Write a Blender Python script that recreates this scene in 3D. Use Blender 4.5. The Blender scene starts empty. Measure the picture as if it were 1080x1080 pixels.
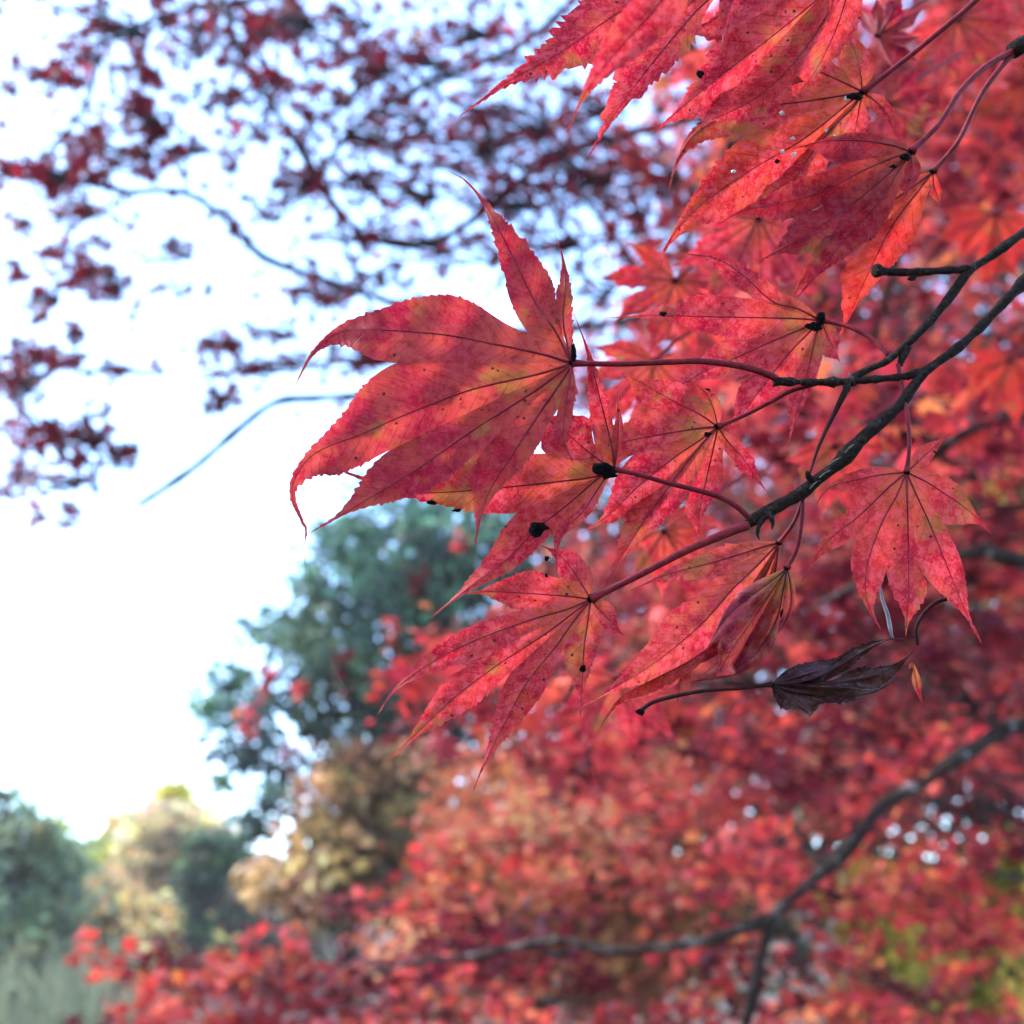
import bpy, math, random
import numpy as np
from mathutils import Vector

R = math.radians
sc = bpy.context.scene
C = sc.collection

# ------------------------------------------------------------------ camera, sky, sun, exposure
FPX = 1170.0                       # focal length in photo pixels (photo is 1080 square)
PITCH = R(22.0)
CAM = np.array([0.0, 0.0, 1.55])
cam_data = bpy.data.cameras.new('camera')
cam_data.sensor_width = 36.0
cam_data.lens = 36.0 * FPX / 1080.0
cam_data.clip_start = 0.01
cam_data.clip_end = 3000.0
cam_data.dof.use_dof = True
cam_data.dof.focus_distance = 0.255
cam_data.dof.aperture_fstop = 13.5
cam = bpy.data.objects.new('camera', cam_data)
C.objects.link(cam)
cam.location = CAM
cam.rotation_euler = (math.pi / 2 + PITCH, 0, 0)
sc.camera = cam

SUN_EL, SUN_AZ = R(48), R(-88)    # azimuth from +Y towards +X: soft light from the upper left
w = bpy.data.worlds.new("World")
sc.world = w
w.use_nodes = True
wn = w.node_tree
sky = wn.nodes.new('ShaderNodeTexSky')
sky.sky_type = 'NISHITA'
sky.sun_disc = False
sky.sun_elevation = SUN_EL
sky.sun_rotation = SUN_AZ
sky.air_density = 1.0
sky.dust_density = 0.8
sky.ozone_density = 4.8
bg = wn.nodes['Background']
wn.links.new(sky.outputs[0], bg.inputs[0])
bg.inputs[1].default_value = 0.15

sd = bpy.data.lights.new('sun', 'SUN')
sd.energy = 1.3
sd.angle = R(12)
sd.color = (1.0, 0.95, 0.88)
sun = bpy.data.objects.new('sun', sd)
C.objects.link(sun)
sdir = Vector((math.sin(SUN_AZ) * math.cos(SUN_EL), math.cos(SUN_AZ) * math.cos(SUN_EL), math.sin(SUN_EL)))
sun.rotation_euler = sdir.to_track_quat('Z', 'Y').to_euler()

sc.view_settings.view_transform = 'Standard'
sc.view_settings.look = 'None'
sc.view_settings.exposure = 3.0
sc.view_settings.gamma = 1.0
sc.view_settings.use_curve_mapping = False
sc.render.engine = 'CYCLES'
sc.cycles.max_bounces = 8
sc.cycles.diffuse_bounces = 4
sc.cycles.transmission_bounces = 4
sc.cycles.glossy_bounces = 2
sc.cycles.use_denoising = True

# ------------------------------------------------------------------ helpers
FWD = np.array([0.0, math.cos(PITCH), math.sin(PITCH)])
UP = np.array([0.0, -math.sin(PITCH), math.cos(PITCH)])
RT = np.array([1.0, 0.0, 0.0])


def P(px, py, d):
    """the place in the world seen at this spot of the photo, d metres along the view axis"""
    return CAM + d * (FWD + (px - 540.0) / FPX * RT + (540.0 - py) / FPX * UP)


def Pn(p2, d):
    d = np.asarray(d)[..., None]
    return CAM + d * (FWD + (p2[..., 0:1] - 540.0) / FPX * RT + (540.0 - p2[..., 1:2]) / FPX * UP)


def smooth(x):
    x = np.clip(x, 0, 1)
    return x * x * (3 - 2 * x)


def catmull(pts, n):
    p = np.array(pts, float)
    if len(p) == 2:
        t = np.linspace(0, 1, n)[:, None]
        return p[0] * (1 - t) + p[1] * t
    q = np.vstack([2 * p[0] - p[1], p, 2 * p[-1] - p[-2]])
    out = []
    for i in range(1, len(q) - 2):
        t = np.linspace(0, 1, 40, endpoint=False)[:, None]
        a, b, c, e = q[i - 1], q[i], q[i + 1], q[i + 2]
        out.append(0.5 * ((2 * b) + (c - a) * t + (2 * a - 5 * b + 4 * c - e) * t ** 2 + (3 * b - a - 3 * c + e) * t ** 3))
    out = np.vstack(out + [p[-1:]])
    s = np.r_[0, np.cumsum(np.linalg.norm(np.diff(out, axis=0), axis=1))]
    u = np.linspace(0, s[-1], n)
    return np.stack([np.interp(u, s, out[:, k]) for k in range(out.shape[1])], 1)


def mesh_obj(name, verts, faces, mat, parent=None, loc=None, smooth_shade=True, attrs=None):
    """faces: list of index lists or an (n,k) array"""
    verts = np.asarray(verts, float)
    if loc is not None:
        verts = verts - np.asarray(loc)
    me = bpy.data.meshes.new(name)
    if isinstance(faces, np.ndarray):
        n, k = faces.shape
        me.vertices.add(len(verts))
        me.vertices.foreach_set('co', verts.astype(np.float32).ravel())
        me.loops.add(n * k)
        me.loops.foreach_set('vertex_index', faces.astype(np.int32).ravel())
        me.polygons.add(n)
        me.polygons.foreach_set('loop_start', np.arange(0, n * k, k, dtype=np.int32))
        me.update(calc_edges=True)
    else:
        me.from_pydata(verts.tolist(), [], faces)
    if attrs:
        for an, (typ, data) in attrs.items():
            a = me.attributes.new(an, typ, 'POINT')
            a.data.foreach_set('color' if typ == 'FLOAT_COLOR' else 'vector', np.asarray(data, np.float32).ravel())
    if smooth_shade:
        me.polygons.foreach_set('use_smooth', np.ones(len(me.polygons), bool))
    me.materials.append(mat)
    o = bpy.data.objects.new(name, me)
    C.objects.link(o)
    if parent is not None:
        o.parent = parent
    elif loc is not None:
        o.location = loc
    return o


def thing(name, loc, label, cat, group=None):
    o = bpy.data.objects.new(name, None)
    o.empty_display_size = 0.01
    C.objects.link(o)
    o.location = loc
    o['label'] = label
    o['category'] = cat
    if group:
        o['group'] = group
    return o


def tag(o, label, cat, group=None, kind=None):
    o['label'] = label
    o['category'] = cat
    if group:
        o['group'] = group
    if kind:
        o['kind'] = kind


class MB:
    def __init__(self):
        self.v, self.f, self.n = [], [], 0

    def add(self, v, f):
        self.v.append(np.asarray(v, float))
        self.f.append(np.asarray(f, int) + self.n)
        self.n += len(v)

    def build(self, name, mat, parent=None, loc=None, **k):
        return mesh_obj(name, np.vstack(self.v), np.vstack(self.f), mat, parent, loc, **k)


def tube(mb, pts, rad, sides=8):
    pts = np.asarray(pts, float)
    n = len(pts)
    rad = np.broadcast_to(np.asarray(rad, float), (n,)).copy()
    tan = np.gradient(pts, axis=0)
    tan /= np.linalg.norm(tan, axis=1)[:, None] + 1e-12
    ref = np.array([0.13, 0.27, 0.95])
    if abs(tan[0] @ ref) > 0.9:
        ref = np.array([0.95, 0.2, 0.1])
    a = np.cross(tan[0], ref)
    a /= np.linalg.norm(a)
    ang = np.linspace(0, 2 * math.pi, sides, endpoint=False)
    V = []
    for i in range(n):
        a = a - tan[i] * (a @ tan[i])
        a /= np.linalg.norm(a) + 1e-12
        b = np.cross(tan[i], a)
        V.append(pts[i] + rad[i] * (np.cos(ang)[:, None] * a + np.sin(ang)[:, None] * b))
    V = np.vstack(V + [pts[:1], pts[-1:]])
    F = []
    for i in range(n - 1):
        for k in range(sides):
            k2 = (k + 1) % sides
            F.append((i * sides + k, i * sides + k2, (i + 1) * sides + k2, (i + 1) * sides + k))
    c0, c1 = n * sides, n * sides + 1
    for k in range(0, sides - sides % 2, 2):
        F.append((c0, (k + 2) % sides, k + 1, k))
        e = (n - 1) * sides
        F.append((c1, e + k, e + k + 1, e + (k + 2) % sides))
    mb.add(V, F)


# ------------------------------------------------------------------ materials
class NT:
    def __init__(self, name):
        self.m = bpy.data.materials.new(name)
        self.m.use_nodes = True
        self.t = self.m.node_tree
        self.t.nodes.clear()

    def n(self, typ, **kw):
        nd = self.t.nodes.new(typ)
        for k, v in kw.items():
            if hasattr(nd, k):
                setattr(nd, k, v)
        return nd

    def l(self, a, b):
        self.t.links.new(a, b)

    def math(self, op, a, b=None, clamp=False):
        nd = self.n('ShaderNodeMath', operation=op, use_clamp=clamp)
        for i, x in enumerate((a, b)):
            if x is None:
                continue
            if isinstance(x, (int, float)):
                nd.inputs[i].default_value = x
            else:
                self.l(x, nd.inputs[i])
        return nd.outputs[0]

    def ramp(self, fac, lo, hi):
        nd = self.n('ShaderNodeMapRange', interpolation_type='SMOOTHSTEP')
        self.l(fac, nd.inputs[0])
        nd.inputs[1].default_value = lo
        nd.inputs[2].default_value = hi
        return nd.outputs[0]

    def mix(self, fac, a, b, mode='MIX'):
        nd = self.n('ShaderNodeMix', data_type='RGBA', blend_type=mode)
        for i, x in ((0, fac), (6, a), (7, b)):
            if isinstance(x, (int, float)):
                nd.inputs[i].default_value = x
            elif isinstance(x, (tuple, list)):
                nd.inputs[i].default_value = (*x[:3], 1)
            else:
                self.l(x, nd.inputs[i])
        return nd.outputs[2]

    def noise(self, vec, scale, detail=3, rough=0.55, w=None):
        nd = self.n('ShaderNodeTexNoise')
        if w is not None:
            nd.noise_dimensions = '4D'
            self.l(w, nd.inputs['W'])
        self.l(vec, nd.inputs['Vector'])
        nd.inputs['Scale'].default_value = scale
        nd.inputs['Detail'].default_value = detail
        nd.inputs['Roughness'].default_value = rough
        return nd.outputs['Fac']


def leaf_mat(name, base, alt, centre, c_amt=0.6, green=0.25, speck=0.5, trans=0.45, spec=0.10, rough=0.45, dark=0.0, span=0.42, edge=0.3, pale=None):
    """close-up maple blade: blotches, speckles, side veins, paler heart, brown tips"""
    g = NT(name)
    tc = g.n('ShaderNodeTexCoord').outputs['Object']
    oi = g.n('ShaderNodeObjectInfo').outputs['Random']
    W = g.math('MULTIPLY', oi, 37.0)
    at = g.n('ShaderNodeAttribute', attribute_name='leaf')
    sp = g.n('ShaderNodeSeparateXYZ')
    g.l(at.outputs['Vector'], sp.inputs[0])
    t, u, ph = sp.outputs
    n1 = g.noise(tc, 110, 4, 0.6, W)
    n2 = g.noise(tc, 480, 4, 0.65, W)
    n3 = g.noise(tc, 75, 3, 0.6, g.math('ADD', W, 11.0))
    n4 = g.noise(tc, 1700, 2, 0.6, W)
    col = g.mix(g.ramp(n1, 0.38, 0.66), base, alt)
    # warm heart of the leaf, running out along the ribs
    hz = g.math('SUBTRACT', 1.0, g.ramp(g.math('ADD', t, g.math('MULTIPLY', g.math('SUBTRACT', n1, 0.5), 0.5)), 0.02, span))
    col = g.mix(g.math('MULTIPLY', hz, c_amt), col, centre)
    # pale worn speckle
    pale = pale or (base[0] * 1.32 + 0.02, base[1] + 0.050, base[2] + 0.046)
    col = g.mix(g.math('MULTIPLY', g.ramp(n2, 0.50, 0.60), speck), col, pale)
    col = g.mix(g.math('MULTIPLY', g.ramp(n4, 0.52, 0.60), speck * 0.8), col, pale)
    # deep red between
    deep = tuple(c * 0.5 for c in base)
    col = g.mix(g.math('MULTIPLY', g.ramp(n2, 0.48, 0.36), 0.5), col, deep)
    # rust and amber patches
    n5 = g.noise(tc, 150, 5, 0.7, g.math('ADD', W, 23.0))
    col = g.mix(g.math('MULTIPLY', g.ramp(n5, 0.53, 0.62), 0.52), col, tuple(0.6 * a + 0.4 * b for a, b in zip(alt, centre)))
    n6 = g.noise(tc, 330, 5, 0.75, g.math('ADD', W, 31.0))
    col = g.mix(g.math('MULTIPLY', g.ramp(n6, 0.61, 0.69), 0.6), col, (0.075, 0.028, 0.012))
    # olive remains of green
    col = g.mix(g.math('MULTIPLY', g.ramp(n3, 0.56, 0.66), green), col, (0.21, 0.125, 0.022))
    # side veins
    fr = g.math('ABSOLUTE', g.math('SUBTRACT', g.math('FRACT', ph), 0.5))
    vein = g.math('MULTIPLY', g.ramp(fr, 0.40, 0.49), g.ramp(u, 1.0, 0.75))
    vein = g.math('MULTIPLY', vein, g.ramp(t, 0.95, 0.75))
    col = g.mix(g.math('MULTIPLY', vein, 0.26), col, deep)
    # thin bright margin, brown tips
    col = g.mix(g.math('MULTIPLY', g.ramp(u, 0.93, 1.0), edge), col, pale)
    tip = g.ramp(g.math('ADD', t, g.math('MULTIPLY', g.math('SUBTRACT', n2, 0.5), 0.06)), 0.955, 0.99)
    col = g.mix(tip, col, (0.035, 0.012, 0.012))
    # small black specks
    vo = g.n('ShaderNodeTexVoronoi', feature='F1')
    g.l(tc, vo.inputs['Vector'])
    vo.inputs['Scale'].default_value = 300
    spot = g.math('MULTIPLY', g.ramp(vo.outputs['Distance'], 0.15, 0.07), g.ramp(n1, 0.49, 0.53))
    col = g.mix(spot, col, (0.03, 0.012, 0.01))
    if dark:
        col = g.mix(dark, col, (0.03, 0.012, 0.018))
    hgt = g.math('ADD', g.math('MULTIPLY', n2, 0.6), g.math('ADD', g.math('MULTIPLY', n4, 0.35), g.math('MULTIPLY', vein, -0.2)))
    bp = g.n('ShaderNodeBump')
    bp.inputs['Strength'].default_value = 0.55
    bp.inputs['Distance'].default_value = 0.0006
    g.l(hgt, bp.inputs['Height'])
    pr = g.n('ShaderNodeBsdfPrincipled')
    g.l(col, pr.inputs['Base Color'])
    pr.inputs['Roughness'].default_value = rough
    pr.inputs['Specular IOR Level'].default_value = spec
    g.l(bp.outputs[0], pr.inputs['Normal'])
    tr = g.n('ShaderNodeBsdfTranslucent')
    g.l(col, tr.inputs['Color'])
    g.l(bp.outputs[0], tr.inputs['Normal'])
    mx = g.n('ShaderNodeMixShader')
    mx.inputs[0].default_value = trans
    g.l(pr.outputs[0], mx.inputs[1])
    g.l(tr.outputs[0], mx.inputs[2])
    out = g.n('ShaderNodeOutputMaterial')
    g.l(mx.outputs[0], out.inputs[0])
    return g.m


def foliage_mat(name, trans=0.45, spec=0.25, rough=0.5):
    """leaf tone comes from each leaf's own colour"""
    g = NT(name)
    at = g.n('ShaderNodeAttribute', attribute_name='tone')
    tc = g.n('ShaderNodeTexCoord').outputs['Object']
    n1 = g.noise(tc, 60, 2)
    col = g.mix(g.ramp(n1, 0.3, 0.7), at.outputs['Color'], g.mix(1.0, at.outputs['Color'], (0.72, 0.62, 0.62), 'MULTIPLY'))
    pr = g.n('ShaderNodeBsdfPrincipled')
    g.l(col, pr.inputs['Base Color'])
    pr.inputs['Roughness'].default_value = rough
    pr.inputs['Specular IOR Level'].default_value = spec
    tr = g.n('ShaderNodeBsdfTranslucent')
    g.l(col, tr.inputs['Color'])
    mx = g.n('ShaderNodeMixShader')
    mx.inputs[0].default_value = trans
    g.l(pr.outputs[0], mx.inputs[1])
    g.l(tr.outputs[0], mx.inputs[2])
    out = g.n('ShaderNodeOutputMaterial')
    g.l(mx.outputs[0], out.inputs[0])
    return g.m


def bark_mat(name, a, b, scale, bump=0.001, rough=0.85, lichen=None, spec=0.3):
    g = NT(name)
    tc = g.n('ShaderNodeTexCoord').outputs['Object']
    n1 = g.noise(tc, scale, 5, 0.65)
    n2 = g.noise(tc, scale * 4.3, 3, 0.6)
    col = g.mix(g.ramp(n1, 0.35, 0.65), a, b)
    if lichen:
        n3 = g.noise(tc, scale * 0.7, 4, 0.7)
        col = g.mix(g.math('MULTIPLY', g.ramp(n3, 0.55, 0.66), g.ramp(n2, 0.4, 0.6)), col, lichen)
    bp = g.n('ShaderNodeBump')
    bp.inputs['Strength'].default_value = 0.8
    bp.inputs['Distance'].default_value = bump
    g.l(g.math('ADD', n1, g.math('MULTIPLY', n2, 0.5)), bp.inputs['Height'])
    pr = g.n('ShaderNodeBsdfPrincipled')
    g.l(col, pr.inputs['Base Color'])
    pr.inputs['Roughness'].default_value = rough
    pr.inputs['Specular IOR Level'].default_value = spec
    g.l(bp.outputs[0], pr.inputs['Normal'])
    out = g.n('ShaderNodeOutputMaterial')
    g.l(pr.outputs[0], out.inputs[0])
    return g.m


M_twig = bark_mat('twig_bark', (0.006, 0.004, 0.0035), (0.020, 0.013, 0.010), 900, 0.0010, 0.8, (0.055, 0.043, 0.035), 0.06)
M_petiole = bark_mat('petiole_skin', (0.075, 0.006, 0.010), (0.13, 0.012, 0.016), 500, 0.0001, 0.5, None, 0.06)
M_petiole_brown = bark_mat('petiole_brown_skin', (0.012, 0.004, 0.004), (0.026, 0.008, 0.007), 500, 0.0001, 0.6, None, 0.04)
M_vein = bark_mat('vein_skin', (0.09, 0.004, 0.009), (0.13, 0.007, 0.012), 300, 0.0001, 0.5, None, 0.15)
M_vein_dark = bark_mat('dark_vein_skin', (0.014, 0.003, 0.004), (0.03, 0.005, 0.006), 300, 0.0001, 0.5, None, 0.15)
M_mould_hole = bark_mat('mould_and_hole_black', (0.002, 0.0015, 0.0015), (0.005, 0.0035, 0.003), 1500, 0.0016, 0.3, None, 0.05)
M_bark = bark_mat('maple_bark', (0.012, 0.008, 0.007), (0.034, 0.024, 0.020), 60, 0.006, 0.9, (0.20, 0.19, 0.175), 0.06)
M_bark_dark = bark_mat('dark_bark', (0.010, 0.008, 0.008), (0.03, 0.024, 0.023), 20, 0.01, 0.9)  # plain dark bark without lichen, for the overhanging and far trees
M_foliage = foliage_mat('maple_foliage', 0.5)
M_foliage_far = foliage_mat('tree_foliage', 0.48)

# ------------------------------------------------------------------ ground
GX = [-140, -120, -90, -60, -45, -35, -28, -22, -17, -13, -10, -7, -5, -3, -1.5, 0, 1.5, 3, 5, 7, 10, 13, 17, 22, 28, 35, 45, 60, 90, 120, 140]


def ground_z(x, y):
    x = np.asarray(x, float)
    y = np.asarray(y, float)
    d = np.hypot(x, y)
    hill = 6.5 * smooth((y - 24) / 60) * smooth((d - 22) / 40) * (1 + 0.18 * np.sin(x * 0.07 + 0.4))
    return hill + 0.25 * np.sin(x * 0.21 + 1) * np.sin(y * 0.17) * smooth((d - 3) / 12)


def sheet(name, mat):
    xs = np.unique(np.r_[np.linspace(-60, 60, 121), GX])
    ys = np.unique(np.r_[np.linspace(-20, 100, 121), GX])
    X, Y = np.meshgrid(xs, ys)
    V = np.stack([X, Y, ground_z(X, Y)], -1).reshape(-1, 3)
    nx, ny = len(xs), len(ys)
    i = np.arange((ny - 1) * nx).reshape(ny - 1, nx)[:, :-1].ravel()
    return mesh_obj(name, V, np.stack([i, i + 1, i + nx + 1, i + nx], 1), mat)


g = NT('meadow_soil')
tc = g.n('ShaderNodeTexCoord').outputs['Object']
c_ = g.mix(g.ramp(g.noise(tc, 0.6, 5), 0.4, 0.6), (0.030, 0.026, 0.010), (0.060, 0.036, 0.014))
c_ = g.mix(g.ramp(g.noise(tc, 9, 4), 0.45, 0.7), c_, (0.03, 0.038, 0.014))
c_ = g.mix(g.math('MULTIPLY', g.ramp(g.noise(tc, 22, 3), 0.6, 0.66), 0.7), c_, (0.28, 0.06, 0.03))
pr = g.n('ShaderNodeBsdfPrincipled')
g.l(c_, pr.inputs['Base Color'])
pr.inputs['Roughness'].default_value = 0.95
o_ = g.n('ShaderNodeOutputMaterial')
g.l(pr.outputs[0], o_.inputs[0])
gr = sheet('ground', g.m)
gr['kind'] = 'structure'
gr['label'] = 'rising ground of dry grass and fallen leaves'

# ------------------------------------------------------------------ the soft autumn air
g = NT('autumn_air')
pv = g.n('ShaderNodeVolumePrincipled')
pv.inputs['Color'].default_value = (0.95, 0.95, 0.92, 1)
pv.inputs['Density'].default_value = 0.0015
pv.inputs['Anisotropy'].default_value = 0.2
o_ = g.n('ShaderNodeOutputMaterial')
g.l(pv.outputs[0], o_.inputs['Volume'])
hv = np.array([(x, y, z) for x in (-150, 150) for y in (-150, 150) for z in (-2.0, 24.0)], float)
hz = mesh_obj('haze', hv, [[0, 1, 3, 2], [4, 6, 7, 5], [0, 4, 5, 1], [2, 3, 7, 6], [0, 2, 6, 4], [1, 5, 7, 3]], g.m, smooth_shade=False)
hz['kind'] = 'stuff'
hz['label'] = 'pale autumn haze softening the far slope'
sc.cycles.volume_bounces = 1

# ------------------------------------------------------------------ foliage builders
LT_ANG = [-128, -84, -42, 0, 42, 84, 128]
LT_LEN = [0.42, 0.72, 0.93, 1.0, 0.93, 0.72, 0.42]


def maple_template():
    v = [(0, 0, 0)]
    f = []
    tips = [np.array([math.sin(R(a)), math.cos(R(a))]) for a in LT_ANG]
    sin_i = []
    for i in range(8):
        if i == 0:
            a, r = -152, 0.10
        elif i == 7:
            a, r = 152, 0.10
        else:
            a, r = (LT_ANG[i - 1] + LT_ANG[i]) / 2, 0.30 * min(LT_LEN[i - 1], LT_LEN[i]) / 0.8
        sin_i.append(len(v))
        v.append((r * math.sin(R(a)), r * math.cos(R(a)), -0.02))
    for i in range(7):
        L, dr = LT_LEN[i], tips[i]
        nr = np.array([dr[1], -dr[0]])
        k = len(v)
        for q in (dr * L * 0.55 - nr * 0.125 * L, dr * L, dr * L * 0.55 + nr * 0.125 * L):
            r = np.hypot(*q)
            v.append((q[0], q[1], -0.22 * r * r))
        f.append((0, sin_i[i], k, k + 1, k + 2, sin_i[i + 1]))
    return np.array(v, float), np.array(f)


TV, TF = maple_template()
TV[:, 1] += 0.05


def frames(nrm, rng):
    nrm = nrm / np.linalg.norm(nrm, axis=1)[:, None]
    r = rng.normal(size=nrm.shape)
    a = np.cross(nrm, r)
    a /= np.linalg.norm(a, axis=1)[:, None]
    b = np.cross(nrm, a)
    return a, b, nrm


def maple_leaves(name, pos, size, tone, rng, parent, tilt=0.6, mat=None):
    n = len(pos)
    nrm = np.array([0, 0, 1.0]) + rng.normal(size=(n, 3)) * tilt
    a, b, c = frames(nrm, rng)
    curl = rng.uniform(0.2, 2.2, size=(n, 1, 1))
    T = np.broadcast_to(TV, (n, *TV.shape)).copy()
    T[:, :, 2:3] *= curl
    T[:, :, 0:1] *= rng.uniform(0.75, 1.05, size=(n, 1, 1))
    T *= np.asarray(size)[:, None, None]
    V = pos[:, None, :] + T[:, :, 0:1] * a[:, None] + T[:, :, 1:2] * b[:, None] + T[:, :, 2:3] * c[:, None]
    nv = len(TV)
    F = (TF[None] + (np.arange(n) * nv)[:, None, None]).reshape(-1, TF.shape[1])
    col = np.ones((n, nv, 4))
    col[:, :, :3] = tone[:, None, :]
    return mesh_obj(name, V.reshape(-1, 3), F, mat or M_foliage, parent, parent.location if parent else None,
                    smooth_shade=False, attrs={'tone': ('FLOAT_COLOR', col.reshape(-1, 4))})


def leaf_quads(name, pos, size, tone, rng, parent, aspect=0.5, up=0.4, mat=None):
    n = len(pos)
    nrm = np.array([0, 0, up]) + rng.normal(size=(n, 3)) * 0.6
    a, b, c = frames(nrm, rng)
    s = np.asarray(size)[:, None]
    V = np.stack([pos - a * s, pos - b * s * aspect + c * s * 0.15, pos + a * s, pos + b * s * aspect + c * s * 0.15], 1)
    F = np.arange(n * 4).reshape(n, 4)
    col = np.ones((n, 4, 4))
    col[:, :, :3] = tone[:, None, :]
    return mesh_obj(name, V.reshape(-1, 3), F, mat or M_foliage_far, parent, parent.location,
                    smooth_shade=False, attrs={'tone': ('FLOAT_COLOR', col.reshape(-1, 4))})


def tones(rng, n, palette, jitter=0.25):
    """palette: list of (weight, rgb)"""
    w_ = np.array([p[0] for p in palette], float)
    k = rng.choice(len(palette), size=n, p=w_ / w_.sum())
    c = np.array([p[1] for p in palette])[k]
    c = c * np.exp(rng.normal(size=(n, 1)) * jitter) * np.exp(rng.normal(size=(n, 3)) * jitter * 0.3)
    return np.clip(c, 0, 0.85)


RED = [(5, (0.5094, 0.0421, 0.0463)), (3, (0.6092, 0.0827, 0.0541)), (2, (0.3323, 0.0226, 0.0432)), (1, (0.6645, 0.1806, 0.0617)), (0.8, (0.1772, 0.018, 0.0309))]
ORANGE = [(3, (0.5273, 0.0739, 0.0483)), (3, (0.4834, 0.0407, 0.0413)), (1.5, (0.5448, 0.1627, 0.0825)), (0.6, (0.4394, 0.2218, 0.11))]
PEACH = [(3, (0.55, 0.24, 0.11)), (2, (0.52, 0.13, 0.08)), (1, (0.5, 0.3, 0.12))]
WINE = [(4, (0.135, 0.009, 0.021)), (3, (0.09, 0.0072, 0.018)), (3, (0.189, 0.0135, 0.021))]


def far_tree(name, label, px, d, blobs, palette, leaf, n, rng, trunk_r=0.12, aspect=0.5, cat='tree', group=None, clump=0.30, up=0.4, trunk_h=None, cjit=0.35):
    """blobs: (px, py, rx_px, ry_px, depth_offset) ellipsoids of crown, at distance d"""
    k = d / FPX
    foot = P(px, 540, d)
    base = np.array([foot[0], foot[1], 0.0])
    # plumb line under that part of the view
    mid = np.mean([P(b[0], b[1], d + b[4]) for b in blobs], axis=0)
    base = np.array([foot[0], mid[1], 0])
    base[2] = float(ground_z(base[0], base[1])) - 0.05
    root = thing(name, base, label, cat, group)
    top = max((P(b[0], b[1] - b[3] * 0.6, d + b[4]) for b in blobs), key=lambda q: q[2])
    mb = MB()
    pts = catmull([base, base * 0.6 + np.r_[base[:2], top[2]] * 0.4 + rng.normal(size=3) * trunk_r * 0.6, np.r_[base[:2] * 0.5 + top[:2] * 0.5, top[2]]], 14)
    tube(mb, pts, np.linspace(trunk_r, trunk_r * 0.2, 14), 8)
    mb.build('trunk', M_bark_dark, root, base)
    pos, ton = [], []
    vol = np.array([b[2] * b[2] * b[3] for b in blobs]) ** 0.75
    nb = (n * vol / vol.sum()).astype(int)
    lim = MB()
    for b, m in zip(blobs, nb):
        c = P(b[0], b[1], d + b[4])
        rx, rz = b[2] * k, b[3] * k
        nc = max(6, m // 45)
        q = rng.normal(size=(nc, 3))
        q /= np.linalg.norm(q, axis=1)[:, None]
        q *= rng.uniform(0.25, 1.0, size=(nc, 1)) ** 0.6
        cc = c + q * np.array([rx, rx, rz])
        for e in cc[:: max(1, nc // 8)]:
            s = pts[int(rng.integers(4, 11))]
            tube(lim, catmull([s, (s + e) / 2 + np.array([0, 0, 0.08 * rx]), e], 6), np.linspace(trunk_r * 0.3, trunk_r * 0.06, 6), 6)
        kk = rng.integers(0, nc, size=m)
        cs = rng.uniform(0.6, 1.4, size=nc) * clump * min(rx, rz)
        pos.append(cc[kk] + rng.normal(size=(m, 3)) * cs[kk][:, None] * np.array([1, 1, 0.7]))
        ct = tones(rng, nc, palette, cjit)
        ton.append(np.clip(ct[kk] * np.exp(rng.normal(size=(m, 1)) * 0.22), 0, 0.8))
    if lim.n:
        lim.build('limbs', M_bark_dark, root, base)
    pos = np.vstack(pos)
    leaf_quads('crown', pos, leaf * rng.uniform(0.6, 1.3, size=len(pos)), np.vstack(ton), rng, root, aspect, up)
    return root


# ------------------------------------------------------------------ far and middle distance
rng = np.random.default_rng(7)
GRN = [(3, (0.0672, 0.1461, 0.1044)), (2, (0.114, 0.2089, 0.123)), (1, (0.038, 0.0947, 0.0883))]
PALEGRN = [(3, (0.4255, 0.4883, 0.1239)), (2, (0.5957, 0.5637, 0.1445)), (1, (0.298, 0.3757, 0.1143))]
TAN = [(3, (0.592, 0.3964, 0.1604)), (2, (0.4737, 0.3586, 0.1247)), (1, (0.7104, 0.3775, 0.1782))]
OLIVE = [(3, (0.5432, 0.3396, 0.0903)), (2, (0.4179, 0.2893, 0.0746)), (1, (0.7104, 0.3736, 0.1203))]
PINK = [(3, (0.726, 0.4991, 0.2851)), (2, (0.6171, 0.4537, 0.2317)), (1, (0.5082, 0.4537, 0.1782))]
YEL = [(3, (0.85, 0.6653, 0.0461)), (2, (0.7128, 0.6019, 0.0614))]
YGR = [(3, (0.36, 0.322, 0.05)), (2, (0.54, 0.414, 0.06)), (1, (0.18, 0.207, 0.04))]
DKG = [(3, (0.0439, 0.0913, 0.049)), (2, (0.0659, 0.1141, 0.0558))]

far_tree('conifer', 'dark green conifer with sky showing through its gaps, behind the red leaves', 440, 9.0,
         [(470, 560, 95, 75, 0), (400, 600, 80, 70, -.3), (520, 650, 110, 90, .4), (380, 680, 95, 75, 0), (295, 700, 65, 45, 0), (440, 760, 110, 80, .3), (285, 770, 75, 50, 0), (245, 740, 40, 34, 0), (560, 560, 90, 90, .5), (265, 830, 45, 50, 0)],
         GRN, 0.07, 10500, rng, 0.10, 0.4)
far_tree('beech_tree', 'olive yellow tree with soft rounded crown below the dark conifer', 380, 8.2,
         [(365, 860, 50, 60, 0), (410, 890, 70, 80, .3), (335, 925, 55, 55, -.2), (300, 935, 40, 36, 0), (380, 815, 36, 36, 0), (430, 860, 50, 50, 0)], [(3, (0.36, 0.24, 0.10)), (2, (0.28, 0.21, 0.08)), (2, (0.42, 0.24, 0.13))], 0.06, 7000, rng, 0.05)
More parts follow.
